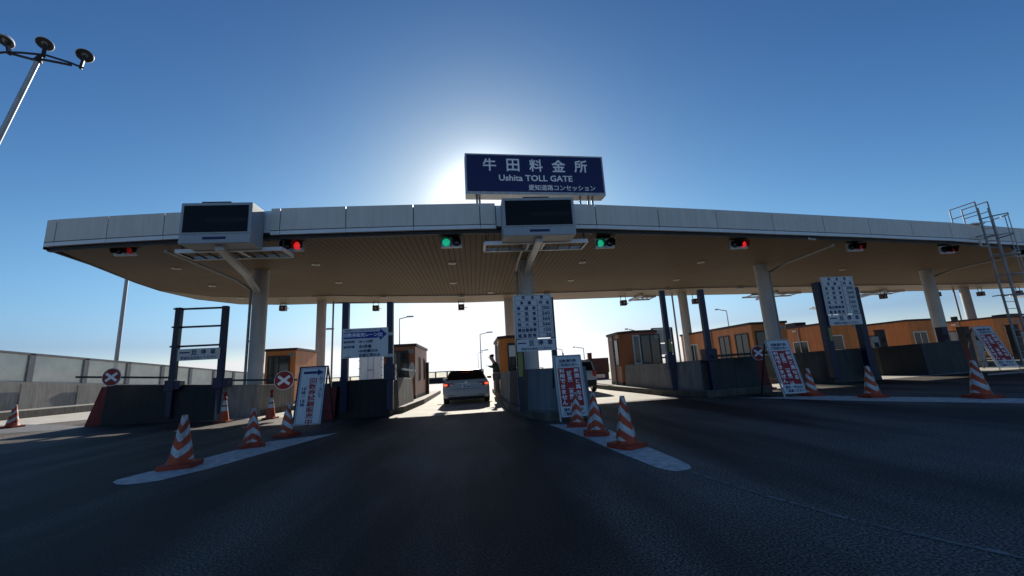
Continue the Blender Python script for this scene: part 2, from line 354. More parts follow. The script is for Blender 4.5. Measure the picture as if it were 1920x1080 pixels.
# thin worn joint line across the plaza
b = MB(); js = [(1296, 884), (1330, 896), (1400, 918), (1450, 934), (1500, 947), (1570, 968), (1640, 985), (1720, 1003), (1800, 1021), (1920, 1047), (2000, 1062)]
gs = [G(*p) for p in js]; pts = []
for a_, b_ in zip(gs[:-1], gs[1:]):
    for k in range(10): pts.append(a_.lerp(b_, k / 10))
L = []; Rr = []
for i, p in enumerate(pts):
    d = (pts[min(i + 1, len(pts) - 1)] - pts[max(i - 1, 0)]).normalized(); nn = Vector((-d.y, d.x, 0))
    wd = 0.013 + 0.018 * random.random(); q = p + nn * random.uniform(-0.008, 0.008)
    L.append(q + nn * wd); Rr.append(q - nn * wd)
vs = [(p.x, p.y, 0.004) for p in L] + [(p.x, p.y, 0.004) for p in Rr]; n = len(L)
b.add(vs, [(i, n + i, n + i + 1, i + 1) for i in range(n - 1) if random.random() > 0.22], 'kerb'); struct(b.build('road_joint'))

b = MB(); b.box(-30.0, -26.6, 10, 85, -0.01, 0.42, 'kerb_side_shade'); b.box(-30.0, -26.7, 10, 85, 0.424, 0.43, 'kerb'); struct(b.build('footpath'))
# toll islands (kerbed, raised 0.2 m)
def island(poly, h=0.2):
    b = MB(); b.prism(poly, -0.01, h, 'kerb_side_shade', 'kerb'); return struct(b.build('toll_island', bevel=0.03))
I1 = [(-14.9, 18.6), (-11.0, 17.2), (-9.9, 17.2), (-8.5, 17.8), (-7.7, 21.5), (-7.7, 34), (-14.5, 34)]
I2 = [(-4.9, 14.6), (-4.4, 14.2), (-2.9, 14.15), (-2.45, 14.9), (-2.2, 18.5), (-2.15, 26.7), (-4.6, 26.7), (-4.9, 18)]
I3 = [(0.95, 13.4), (1.2, 11.0), (1.6, 9.95), (2.4, 9.75), (3.1, 10.4), (3.3, 13), (3.3, 25), (0.99, 25)]
I4 = [(6.75, 14.9), (7.45, 13.0), (9.9, 13.3), (10.3, 15), (10.0, 27), (6.3, 27), (6.4, 20.7)]
I5 = [(13.3, 16.6), (14.1, 15.5), (16.4, 15.8), (16.8, 28), (13.0, 28)]
I6 = [(18.8, 18.0), (19.7, 16.7), (22.4, 17.2), (23, 28), (18.9, 28)]
I7 = [(26.0, 21.0), (27.0, 19.6), (30, 19.8), (30, 31), (26.2, 31)]
I8 = [(33.8, 22.5), (34.4, 21.2), (38, 21.5), (38, 31), (33.9, 31)]
for p in (I1, I2, I3, I4, I5, I6, I7, I8): island(p)

# ------------------------------------------------------------------ canopy
ZT, ZB, ZS = 6.5, 5.66, 5.60
seam = [(-12.85, 13.12), (-12.5, 13.05), (-10.91, 12.86), (-9.21, 12.70), (-7.5, 12.58), (-5.76, 12.49), (-3.79, 12.42), (-1.73, 12.37), (0.35, 12.36), (2.2, 12.42), (4.21, 12.62), (6.53, 12.94), (8.88, 13.29), (11.36, 13.7), (13.8, 14.1), (16.16, 14.48), (18.6, 14.92), (20.96, 15.32), (23.4, 15.85), (26.1, 16.4), (29, 17.0), (33, 17.9), (38, 19.0), (44, 20.4), (52, 22.5)]
def zs(x, y):                              # underside height: rises a little towards the rear left corner
    c = lambda v: max(0.0, min(1.0, v))
    return ZS + 0.6 * c((-0.5 - x) / 8) * c((y - 13) / 7)
def rear_pt(px, py):
    z = ZS
    for _ in range(30): q = G(px, py, z); z = 0.5 * z + 0.5 * zs(q.x, q.y)
    return (q.x, q.y)
rear = [rear_pt(*q) for q in ((170, 496), (255, 530), (300, 545), (370, 561), (450, 570), (530, 571), (605, 569), (720, 568), (860, 567))] + [ (6.3, 26.4), (13.8, 26.6), (24.2, 27.8), (36.7, 29.4), (46, 30.0), (52, 30.3)]
def front_y(x):
    for (x0, y0), (x1, y1) in zip(seam[:-1], seam[1:]):
        if x0 <= x <= x1: return y0 + (y1 - y0) * (x - x0) / (x1 - x0)
    return seam[0][1] if x < seam[0][0] else seam[-1][1]
canopy = thing('toll_canopy', 'long flat canopy with pale panelled edge and ribbed beige underside across all the toll lanes', 'canopy')
DISP = [(-8.15, -6.2), (1.0, 3.3)]           # message displays interrupt the fascia here
def strip(b, x0, x1, z0, z1, off, thick, mt):
    y0, y1 = front_y(x0) + off, front_y(x1) + off
    vs = [(x0, y0, z0), (x1, y1, z0), (x1, y1 + thick, z0), (x0, y0 + thick, z0), (x0, y0, z1), (x1, y1, z1), (x1, y1 + thick, z1), (x0, y0 + thick, z1)]
    b.add(vs, [(3, 2, 1, 0), (4, 5, 6, 7), (0, 1, 5, 4), (1, 2, 6, 5), (2, 3, 7, 6), (3, 0, 4, 7)], mt)
fb = MB(); tbs = [MB(), MB(), MB()]; bk = MB()
xs = [p[0] for p in seam]; gaps = [(-8.3, -6.05), (0.85, 3.45)]
cuts = sorted([x for x in xs if not any(a < x < c for a, c in gaps)] + [g for ab in gaps for g in ab])
for x0, x1 in zip(cuts[:-1], cuts[1:]):
    if any(abs(x0 - a) < 1e-6 for a, c in gaps): continue
    strip(fb, x0 + 0.013, x1 - 0.013, ZB + 0.14, ZT, 0, 0.05, 'fascia')
    strip(tbs[sum(x0 > a for a, c in gaps)], x0 + 0.006, x1 - 0.006, ZB, ZB + 0.118, 0.01, 0.09, 'trim')
for x0, x1 in zip(xs[:-1], xs[1:]): strip(bk, x0, x1, ZB + 0.03, ZT - 0.03, 0.12, 0.08, 'dark')
for a, c in gaps: strip(fb, a + 0.02, c - 0.02, ZB + 0.1, ZT - 0.06, 0.09, 0.02, 'trim')
fb.build('fascia', canopy); [q.build('trim', canopy) for q in tbs]; bk.build('fascia_backing', canopy)
# left end cap (curved edge) + roof slab + soffit
outline = [(x, y + 0.25) for x, y in seam] + rear[::-1]
rb = MB(); rb.prism([(x, y + 0.03) if i < len(seam) else (x, y) for i, (x, y) in enumerate(outline)], 6.28, ZT - 0.12, 'dark')
rb.build('roof', canopy)
eb = MB()
edge = [(-12.85, 13.17)] + rear
for (x0, y0), (x1, y1) in zip(edge[:-1], edge[1:]):
    z0, z1, u0, u1 = ZT, ZT - 0.12, zs(x0, y0) - 0.02, zs(x1, y1) - 0.02
    if (x0, y0) != edge[0]: z0 = ZT - 0.12
    d = Vector((x1 - x0, y1 - y0, 0)).normalized(); nn = Vector((d.y, -d.x, 0)) * -0.03
    eb.add([(x0 + nn.x, y0 + nn.y, u0), (x1 + nn.x, y1 + nn.y, u1), (x1 + nn.x, y1 + nn.y, z1), (x0 + nn.x, y0 + nn.y, z0),
            (x0 - nn.x, y0 - nn.y, u0), (x1 - nn.x, y1 - nn.y, u1), (x1 - nn.x, y1 - nn.y, z1), (x0 - nn.x, y0 - nn.y, z0)],
           [(0, 1, 2, 3), (7, 6, 5, 4), (0, 4, 5, 1), (3, 2, 6, 7)], 'dark')
eb.build('rear_edge', canopy)
# soffit: ribbed field with a plain rear band behind a step
sb = MB(); NX = 120
ixm = min(range(len(rear)), key=lambda i: rear[i][0])
def lerp_tab(t, x):
    for (x0, y0), (x1, y1) in zip(t[:-1], t[1:]):
        if x0 <= x <= x1: return y0 + (y1 - y0) * (x - x0) / max(1e-9, x1 - x0)
    return t[0][1] if x < t[0][0] else t[-1][1]
def rear_y(x): return lerp_tab(rear[ixm:], x)
ftab = sorted([(x, y) for x, y in rear[:ixm + 1]] + [(-12.72, 13.4)])
def full_rear(x): return rear_y(x) - 0.04
def full_front(x): return front_y(x) + 0.35 if x >= -12.7 else lerp_tab(ftab, x)
gx = sorted(set([x + 1e-4 for x, y in rear[:ixm + 4] if x < -9] + [-12.7] + [-12.7 + 64.6 * i / NX for i in range(1, NX + 1)]))
for x0, x1 in zip(gx[:-1], gx[1:]):
    f0, f1, r0, r1 = full_front(x0), full_front(x1), full_rear(x0), full_rear(x1)
    q0, q1 = max(f0, r0 - 2.6), max(f1, r1 - 2.6); NY = 6
    rib = True
    for j in range(NY):
        a0, c0_, a1, c1_ = f0 + (q0 - f0) * j / NY, f0 + (q0 - f0) * (j + 1) / NY, f1 + (q1 - f1) * j / NY, f1 + (q1 - f1) * (j + 1) / NY
        sb.add([(x0, a0, zs(x0, a0)), (x1, a1, zs(x1, a1)), (x1, c1_, zs(x1, c1_)), (x0, c0_, zs(x0, c0_))], [(3, 2, 1, 0)], 'soffit' if rib else 'soffit_plain', True)
    sb.add([(x0, q0, zs(x0, q0) - 0.012), (x1, q1, zs(x1, q1) - 0.012), (x1, r1, zs(x1, r1) - 0.012), (x0, r0, zs(x0, r0) - 0.012)], [(3, 2, 1, 0)], 'soffit_rear_lit')
    sb.add([(x0, q0, zs(x0, q0)), (x1, q1, zs(x1, q1)), (x1, q1, zs(x1, q1) - 0.012), (x0, q0, zs(x0, q0) - 0.012)], [(0, 1, 2, 3)], 'dark')
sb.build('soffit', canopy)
# gutter lip behind the fascia
gb = MB()
for x0, x1 in zip(xs[:-1], xs[1:]): strip(gb, x0, x1, ZS - 0.05, ZS + 0.06, 0.14, 0.12, 'dark')
gb.build('gutter', canopy)
for px, py in [(592, 497), (848, 493), (1092, 491), (1314, 491), (330, 506), (398, 538), (635, 532), (850, 530), (1070, 525), (1268, 524), (450, 558), (920, 548), (1580, 505)]:
    p = G(px, py, ZS); p = G(px, py, zs(p.x, p.y)); zz = zs(p.x, p.y) - 0.003; b = MB()
    b.lathe([(0.13, 0), (0.17, -0.02), (0.165, -0.035), (0.10, -0.03), (0.09, 0.0)], 'frame_white', Matrix.Translation((p.x, p.y, zz)), cap=False)
    b.lathe([(0.10, -0.012), (0.0, -0.012)], 'galv', Matrix.Translation((p.x, p.y, zz)), cap=False)
    b.build('downlight', canopy)
COLS = [(-9.02, 18.2), (2.26, 16.35), (14.2, 18.45), (26.65, 21.24)]
RCOLS = [(-9.6, 27.0), (2.28, 25.4), (14.0, 25.9), (26.6, 27.2), (38.7, 28.5)]
for i, (x, y) in enumerate(COLS):
    b = MB(); b.tube((x, y, 0.18), (x, y, zs(x, y) + 0.02), 0.29, 'column', n=28); b.lathe([(0.36, 0.18), (0.36, 0.28), (0.30, 0.30)], 'column', Matrix.Translation((x, y, 0)), n=28)
    b.build('column', canopy)
    b = MB(); px_ = x + (-0.40 if x < 5 else 0.40)
    b.path([(px_, front_y(px_) + 0.45, ZS - 0.16), (px_, y - 1.2, ZS - 0.22), (px_, y, ZS - 0.4), (px_, y, 0.2)], 0.055, 'galv')
    b.tube((px_ - 0.02, y, 3), (x, y, 3), 0.03, 'galv')
    b.build('drainpipe', canopy)
for x, y in RCOLS:
    b = MB(); b.tube((x, y, 0.18), (x, y, zs(x, y)), 0.29, 'column', n=24); b.build('column', canopy)
    b = MB(); b.path([(x + (0.62 if x < 3 else -0.55), y + 0.3, zs(x, y) - 0.02), (x + (0.62 if x < 3 else -0.55), y + 0.3, 0.2)], 0.06, 'galv'); b.build('drainpipe', canopy)
# drain spouts hanging under the edge
for px, py in [(490, 452), (900, 438), (1095, 437), (1517, 449), (1840, 462), (325, 456)]:
    p = P(px, py, front_y(P(px, py, 13).x) + 0.3); b = MB()
    b.path([(p.x, p.y, ZS), (p.x, p.y, p.z + 0.02), (p.x + 0.25, p.y - 0.02, p.z - 0.02)], 0.045, 'steel'); b.build('spout', canopy)
b = MB(); lastp = None
for k in range(46):
    x = -9.5 + k * 1.2; p = (x, full_rear(x) - 2.75, 0); p = (x, p[1], zs(x, p[1]) - 0.06)
    if lastp: b.tube(lastp, p, 0.028, 'galv', n=6)
    lastp = p
b.build('conduit', canopy)
for x in (-5.2, -0.6, 4.4, 9.5, 12.0, 17.0, 22.5):
    y = full_rear(x) - 2.75; b = MB(); b.box(x - 0.14, x + 0.14, y - 0.1, y + 0.1, zs(x, y) - 0.16, zs(x, y) - 0.015, 'steel'); b.build('junction_box', canopy, bevel=0.01)
# service brackets along the rear edge (outlines of the rear display platforms)
for x in (21.8, 31.5, 11.6):
    y = rear_y(x); b = MB(); k = 0.8 if x > 20 else 0.3
    b.bar((x - 2.4 * k, y - 0.3, ZS - 0.1), (x + 2.4 * k, y - 0.3, ZS - 0.1), 0.12, 0.1, 'steel'); b.bar((x - 2.4 * k, y + 0.7, ZS - 0.12), (x + 2.4 * k, y + 0.7, ZS - 0.12), 0.12, 0.1, 'steel')
    for q in range(5): b.bar((x + (q - 2) * 1.1 * k, y - 0.3, ZS - 0.1), (x + (q - 2) * 1.1 * k, y + 0.7, ZS - 0.12), 0.07, 0.07, 'steel')
    b.bar((x - 0.6, y - 1.2, ZS - 0.1), (x - 0.6, y + 1.0, ZS - 0.32 * k), 0.18, 0.14, 'steel')
    b.build('rear_platform', canopy)

# ------------------------------------------------------------------ gate sign
def frame_rect(b, x0, x1, z0, z1, t, y, mt):
    b.quad(x0, x1, z0, z0 + t, y, mt); b.quad(x0, x1, z1 - t, z1, y, mt); b.quad(x0, x0 + t, z0 + t, z1 - t, y, mt); b.quad(x1 - t, x1, z0 + t, z1 - t, y, mt)
t = thing('gate_sign', 'wide navy signboard with white lettering standing on the canopy roof', 'sign', (2.35, 12.85, 6.98), R_(3.5))
b = MB(); W, Hh = 2.42, 1.47
b.box(-W, W, 0.0, 0.45, 0, Hh, 'steel'); b.quad(-W + 0.05, W - 0.05, 0.10, Hh - 0.05, -0.004, 'navy')
for i, ch in enumerate('牛田料金所'): b.text(ch, (i - 2) * 0.80, 1.07, 0.44, 'text_white', -0.009, bold=0.02)
b.text('Ushita TOLL GATE', -0.02, 0.60, 0.21, 'text_white', -0.009, bold=0.022, wmax=2.55, sx=1.12)
b.text('愛知道路コンセッション', 2.05, 0.26, 0.20, 'text_white', -0.009, bold=0.012, align='r', wmax=2.45)
b.build('board', t, bevel=0.012)
for x in (-2.05, -1.95, 1.55, 1.85, 2.0):
    q = MB(); q.tube((x, 0.22 if x != -1.95 else 0.35, -0.5), (x, 0.22 if x != -1.95 else 0.35, 0.03), 0.035, 'galv'); q.build('support_post', t)

# ------------------------------------------------------------------ message displays
def display(x0, x1, label, colx, coly):
    xc = (x0 + x1) / 2; t = thing('message_display', label, 'display', (xc, 11.8, 5.2), 0, 'message displays on the canopy edge')
    w2 = (x1 - x0) / 2; Hd = 1.22
    b = MB(); b.box(-w2, w2, 0, 0.72, 0, Hd, 'display'); b.quad(-w2 + 0.02, w2 - 0.02, 0.275, 0.285, -0.003, 'dark')
    b.quad(-0.32, 0.30, 0.11, 0.19, -0.004, 'navy'); b.build('housing', t, bevel=0.02)
    b = MB(); b.box(-w2 + 0.09, w2 - 0.09, -0.015, -0.004, 0.33, Hd - 0.09, 'screen'); b.quad(-w2 * 0.28, w2 - 0.12, 0.62, 0.74, -0.019, 'black'); b.build('screen', t)
    b = MB(); b.box(-0.45, 0.35, 0.05, 0.25, Hd, Hd + 0.05, 'dark'); b.build('top_hatch', t)
    b = MB()                                                        # service platform below the display
    zp = 0.02
    for y in (0.75, 1.55):
        b.bar((-w2 - 0.55, y, zp), (w2 + 0.55, y, zp), 0.07, 0.11, 'trim')
    for x in (-w2 - 0.55, w2 + 0.55, -0.25, 0.25): b.bar((x, 0.79, zp), (x, 1.51, zp), 0.07, 0.09, 'trim')
    for q in range(9): b.bar((-w2 - 0.5 + q * (2 * w2 + 1.0) / 8, 0.79, zp - 0.015), (-w2 - 0.5 + q * (2 * w2 + 1.0) / 8, 1.51, zp - 0.015), 0.03, 0.04, 'dark')
    for x in (-w2 - 0.5, w2 + 0.5): b.bar((x, 0.95, zp + 0.05), (x, 0.95, 0.6), 0.05, 0.05, 'dark')
    b.build('service_platform', t)
    b = MB(); ex = colx - xc
    b.bar((0.0, 0.25, -0.06), (ex * 0.6, (coly - 11.8) * 0.62, 0.0), 0.22, 0.14, 'steel'); b.bar((ex * 0.6, (coly - 11.8) * 0.6, 0.0), (ex, coly - 11.8 - 0.2, -0.18), 0.2, 0.13, 'steel')
    b.build('support_arm', t)
display(-8.15, -6.23, 'switched-off message display on the canopy edge, the one nearer its rounded end', -9.02, 18.2)
display(1.02, 3.27, 'switched-off message display on the canopy edge, directly below the navy signboard', 2.26, 16.35)

# ------------------------------------------------------------------ lane signals
def signal(x, y, z, lit, label, proto=[]):
    t = thing('lane_signal', label, 'signal', (x, y, z), 0, 'lane signals under the canopy edge')
    b = MB(); b.box(-0.34, 0.34, 0, 0.10, -0.17, 0.17, 'steel'); b.box(-0.004, 0.004, -0.004, 0.0, -0.17, 0.17, 'dark'); b.build('backplate', t, bevel=0.01)
    b = MB(); b.bar((0, 0.12, -0.1), (0, 0.12, ZS - z), 0.5, 0.06, 'dark'); b.build('hanger', t)
    for k, sx in enumerate((-0.17, 0.17)):
        on = (lit == 'g' and k == 0) or (lit in 'rd' and k == 1)
        X = Matrix.Translation((sx, -0.01, 0)) @ Matrix.Rotation(R_(90), 4, 'X')
        b = MB(); b.lathe([(0.128, 0.0), (0.12, 0.02), (0.08, 0.04), (0.0, 0.05)], ('green_lit' if k == 0 else ('red_dim' if lit == 'd' else 'red_lit')) if on else 'lens_off', X, n=18, cap=False); b.build('lens', t)
        b = MB(); n = 14; vs = []; L = 0.30                    # visor: a tube open below
        for j, (yy, sc_) in enumerate(((-0.005, 1.0), (-L, 1.0))):
            for i in range(n + 1):
                a = math.radians(-35 + 250 * i / n); vs.append((sx + 0.145 * math.cos(a), yy * (1 if j == 0 else (0.55 + 0.45 * max(0, math.sin(a)))), 0.145 * math.sin(a) - (0.04 if j else 0)))
        b.add(vs, [(i, i + 1, n + 2 + i, n + 1 + i) for i in range(n)], 'black', True)
        vs2 = [(p[0] * 1 + (p[0] - sx) * -0.06, p[1], p[2] * 0.94) for p in vs]
        b.add(vs2, [(i + 1, i, n + 1 + i, n + 2 + i) for i in range(n)], 'black', True); b.build('visor', t)
    return t
for px, py, lit, lab in [
    (235.5, 469, 'd', 'dark two-lamp lane signal with a dull red lamp, nearest the rounded canopy end'),
    (548, 461, 'r', 'bright red lane signal beside the message display nearer the rounded end'),
    (846.5, 454.5, 'g', 'green lane signal over the lane with the white wagon'),
    (1134, 456, 'g', 'green lane signal just past the display under the navy signboard'),
    (1385, 458, 'r', 'red lane signal above the two bare blue posts on the dark barrier'),
    (1603.5, 463, 'd', 'dim red lane signal above the fare table on the far dark barrier'),
    (1776.5, 468, 'd', 'faint red lane signal between the paired column and the caged ladder'),
    (1916, 474, 'd', 'lane signal cut by the picture edge just behind the caged ladder')]:
    Y = front_y(P(px, py, 13).x * (1 if px < 1200 else 1.1)) + 0.55
    p = P(px, py, Y); signal(p.x, p.y, p.z, lit, lab)

# rear hanging cameras
for i, (px, py, lab) in enumerate([
    (531, 578, 'small box hanging from the rear canopy edge beyond the red-disc barrier by the booth'),
    (705, 578, 'small box hanging at the rear canopy edge above the coupon-lane sign'),
    (865, 576, 'small box hanging at the rear canopy edge over the white wagon'),
    (1169, 568, 'small box hanging at the rear canopy edge over the booth with the navy window'),
    (1304, 565, 'small box hanging behind the top of the taller bare blue post pair'),
    (1656, 556, 'small box with a thin stay hanging beside the fare table on the far barrier'),
    (1839, 551, 'small box hanging between the far tan column and the caged ladder'),
    (1757, 552, 'small box hanging half hidden behind the paired column'),
    (1910, 549, 'small box hanging behind the lower part of the caged ladder')]):
    Y = rear_y(P(px, py, 26).x) - 0.5; p = P(px, py, Y); zt_ = zs(p.x, Y) - p.z
    t = thing('hanging_camera', lab, 'camera', (p.x, p.y, p.z), 0, 'boxes hanging from the rear canopy edge')
    b = MB(); b.box(-0.19, 0.19, -0.16, 0.16, -0.17, 0.17, 'brown_dark'); b.box(-0.12, 0.12, -0.168, -0.16, -0.10, 0.10, 'dark'); b.build('housing', t, bevel=0.01)
    b = MB(); b.lathe([(0.075, 0), (0.06, 0.02), (0.0, 0.02)], 'steel', Matrix.Translation((0, -0.17, 0)) @ Matrix.Rotation(R_(90), 4, 'X'), n=14, cap=False); b.build('lens', t)
    b = MB()
    for s in (-1, 1): b.bar((s * 0.17, 0, 0.165), (s * 0.17, 0, zt_), 0.03, 0.03, 'dark')
    b.bar((-0.185, 0, zt_ - 0.015), (0.185, 0, zt_ - 0.015), 0.03, 0.03, 'dark'); b.bar((0.19, 0, -0.02), (0.36, 0, -0.04), 0.03, 0.03, 'steel'); b.build('bracket', t)

# ------------------------------------------------------------------ concrete barriers at the island noses
def barrier(name_label, pts, h, mts, red=None, h0=0.0):
    """wall along pts (front edge), vertical, with thickness behind; mts: one material per segment"""
    t = thing('concrete_barrier', name_label, 'barrier', (pts[0][0], pts[0][1], h0), 0, 'concrete barriers at the island noses')
    o = Vector((pts[0][0], pts[0][1], 0))
    b = MB(); th = 0.35; n = len(pts); dirs = []
    for i in range(n - 1):
        d = Vector((pts[i + 1][0] - pts[i][0], pts[i + 1][1] - pts[i][1], 0)).normalized(); dirs.append(Vector((-d.y, d.x, 0)))
    inn = []
    for i in range(n):
        a = dirs[max(0, i - 1)]; c = dirs[min(n - 2, i)]; m_ = (a + c).normalized(); k = th / max(0.35, m_.dot(a)); inn.append(Vector((*pts[i], 0)) - o + m_ * k)
    out = [Vector((*p, 0)) - o for p in pts]
    hs = h if isinstance(h, (list, tuple)) else [h] * n
    for i in range(n - 1):
        p, q, r, s = out[i], out[i + 1], inn[i + 1], inn[i]
        H0, H1 = hs[i] - h0, hs[i + 1] - h0
        up = lambda v, z: (v.x, v.y, z)
        mid = lambda a_, c_: a_.lerp(c_, 0.18)
        fs = [(3, 2, 1, 0), (4, 5, 6, 7), (0, 1, 5, 4), (2, 3, 7, 6)]
        if i == 0: fs.append((3, 0, 4, 7))
        if i == n - 2: fs.append((1, 2, 6, 5))
        b.add([up(p, 0), up(q, 0), up(r, 0), up(s, 0), up(mid(p, s), H0), up(mid(q, r), H1), up(mid(r, q), H1), up(mid(s, p), H0)], fs, mts[i])
    b.build('wall', t, bevel=0.012)
    if red:
        q = MB(); (x, y, wd, dp, hh, lean) = red
        q.frustum([(x - o.x, y - o.y, 0), (x + wd - o.x, y - o.y, 0), (x + wd - o.x, y + dp - o.y, 0), (x - o.x, y + dp - o.y, 0)],
                  [(x + lean - o.x, y + 0.05 - o.y, hh), (x + wd + lean * 0.3 - o.x, y + 0.05 - o.y, hh), (x + wd + lean * 0.3 - o.x, y + dp - o.y, hh), (x + lean - o.x, y + dp - o.y, hh)], 'red_faded')
        q.build('red_end_block', t, bevel=0.01)
    return t
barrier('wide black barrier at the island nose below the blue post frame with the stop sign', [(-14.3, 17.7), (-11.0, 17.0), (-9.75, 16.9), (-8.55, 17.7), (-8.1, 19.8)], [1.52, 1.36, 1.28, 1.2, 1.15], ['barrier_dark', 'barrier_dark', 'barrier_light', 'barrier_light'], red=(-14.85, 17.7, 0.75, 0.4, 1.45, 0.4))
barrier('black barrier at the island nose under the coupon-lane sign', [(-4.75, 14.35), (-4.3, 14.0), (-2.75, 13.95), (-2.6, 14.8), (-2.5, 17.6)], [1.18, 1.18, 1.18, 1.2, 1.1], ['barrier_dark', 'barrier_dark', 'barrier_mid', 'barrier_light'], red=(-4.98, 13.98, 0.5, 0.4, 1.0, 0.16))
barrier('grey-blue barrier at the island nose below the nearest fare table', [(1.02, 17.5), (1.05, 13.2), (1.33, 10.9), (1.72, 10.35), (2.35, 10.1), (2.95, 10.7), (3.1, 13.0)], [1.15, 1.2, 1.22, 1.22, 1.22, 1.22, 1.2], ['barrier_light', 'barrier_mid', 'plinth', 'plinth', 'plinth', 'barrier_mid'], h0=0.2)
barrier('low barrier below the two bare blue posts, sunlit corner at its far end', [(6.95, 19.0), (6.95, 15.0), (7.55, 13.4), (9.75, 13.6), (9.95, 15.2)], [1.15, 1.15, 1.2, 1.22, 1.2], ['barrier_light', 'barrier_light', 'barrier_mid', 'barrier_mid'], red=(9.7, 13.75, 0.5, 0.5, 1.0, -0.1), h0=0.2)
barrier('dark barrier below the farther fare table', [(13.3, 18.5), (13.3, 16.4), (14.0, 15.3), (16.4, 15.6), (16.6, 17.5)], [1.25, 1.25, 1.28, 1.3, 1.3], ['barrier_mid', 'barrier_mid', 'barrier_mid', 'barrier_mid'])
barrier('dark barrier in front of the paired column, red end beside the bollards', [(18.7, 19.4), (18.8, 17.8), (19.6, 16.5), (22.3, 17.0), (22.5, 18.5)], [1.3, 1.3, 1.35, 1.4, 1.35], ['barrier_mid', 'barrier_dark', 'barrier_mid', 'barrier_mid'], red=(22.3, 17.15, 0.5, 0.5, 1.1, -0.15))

# ------------------------------------------------------------------ sign frames on blue posts
def stop_panel(b, x0, x1, z0, z1, y):
    w = x1 - x0; h = z1 - z0
    b.box(x0, x1, y, y + 0.03, z0, z1, 'sign_white')
    for i, ch in enumerate('一旦停車'): b.text(ch, x0 + w * (0.16 + 0.225 * i), z0 + h * 0.68, h * (0.42 if i else 0.07), 'text_navy', y - 0.004, bold=0.03)
    b.text('料金をお支払いください', (x0 + x1) / 2, z0 + h * 0.22, h * 0.26, 'text_navy', y - 0.004, bold=0.02, wmax=w * 0.84)
def post_frame(label, pl, pr, ztop, zbase, bars, cat='sign frame', wd=0.2, group='blue post frames on the islands'):
    t = thing('sign_frame', label, cat, (pl[0], pl[1], zbase), 0, group)
    dx, dy = pr[0] - pl[0], pr[1] - pl[1]
    for (x, y, zt) in ((0, 0, ztop[0] - zbase), (dx, dy, ztop[1] - zbase)):
        b = MB(); b.box(x - wd / 2, x + wd / 2, y - wd / 2, y + wd / 2, 0, zt, 'blue'); b.build('post', t, bevel=0.012)
    if bars:
        for z in bars:
            b = MB(); b.bar((wd / 2, 0, z - zbase), (dx - wd / 2, dy, z - zbase), 0.07, 0.07, 'blue')
            b.bar((-wd / 2 - 0.03, -0.02, z - zbase), (wd / 2 + 0.03, -0.02, z - zbase), wd + 0.06, 0.06, 'blue'); b.build('crossbar', t)
    return t
y1 = 17.05
t = post_frame('empty blue ladder-like post frame with a small stop sign', (-11.43, y1), (-9.72, y1), (4.33, 4.33), 0.2, [P(385, 578, y1).z, P(380, 612, y1).z, P(375, 648, y1).z])
b = MB(); a_, c_ = P(334, 655, y1 - 0.15), P(411, 673, y1 - 0.15); stop_panel(b, a_.x + 11.43, c_.x + 11.43, c_.z - 0.2, a_.z - 0.2, -0.15); b.build('stop_sign', t)
for x in (0.0, 1.71):
    b = MB(); b.box(x - 0.17, x + 0.17, -0.17, -0.1, 0.95, 1.35, 'blue'); b.box(x + 0.1, x + 0.36, -0.15, 0.15, 1.0, 1.32, 'blue'); b.build('drive_box', t, bevel=0.01)

yA = 13.8
t = post_frame('blue post pair carrying the coupon-lane sign with a blue arrow', (-4.13, yA), (-2.71, yA), (3.70, 3.66), 0.2, None)
b = MB(); a_, c_ = P(642.5, 617, yA - 0.17), P(727.5, 668, yA - 0.17); x0, x1, z0, z1 = a_.x + 4.13, c_.x + 4.13, c_.z - 0.2, a_.z - 0.2
w_, h_ = x1 - x0, z1 - z0; yy = -0.17
b.box(x0, x1, yy, yy + 0.03, z0, z1, 'sign_white'); yt = yy - 0.004
X_ = lambda u: x0 + w_ * u
Z_ = lambda v: z0 + h_ * v
b.poly([(X_(0.02), Z_(0.65)), (X_(0.82), Z_(0.65)), (X_(0.82), Z_(0.555)), (X_(0.975), Z_(0.77)), (X_(0.82), Z_(0.975)), (X_(0.82), Z_(0.87)), (X_(0.02), Z_(0.87))], yt, 'arrow_blue')
b.text('回数券販売レーン[3]', X_(0.03), Z_(0.76), h_ * 0.15, 'text_white', yt - 0.004, align='l', bold=0.025, wmax=w_ * 0.84, sx=1.2)
b.text('回数券販売については係員へおたずねください', X_(0.04), Z_(0.93), h_ * 0.055, 'text_navy', yt, align='l', wmax=w_ * 0.74)
for s, u, v, hh in [('販売時間', 0.03, 0.545, .075), ('販売券種', 0.03, 0.375, .075), ('10〜16時', 0.36, 0.545, .10), ('全6車種', 0.36, 0.375, .10), ('100枚綴のみ', 0.36, 0.225, .10), ('全線区間のみ', 0.36, 0.08, .10)]:
    b.text(s, X_(u), Z_(v), h_ * hh * 1.12, 'text_navy', yt, align='l', bold=0.03, wmax=w_ * 0.62)
b.text('料金所事務室', X_(0.03), Z_(0.04), h_ * 0.04, 'text_navy', yt, align='l')
b.build('lane_sign', t)
b = MB(); b.box(1.25, 1.6, -0.2, 0.2, 0.92, 1.42, 'blue'); b.build('drive_box', t, bevel=0.01)
for z in (1.65, 2.35): b = MB(); b.box(1.30, 1.54, -0.13, -0.1, z, z + 0.1, 'steel'); b.build('clamp', t)

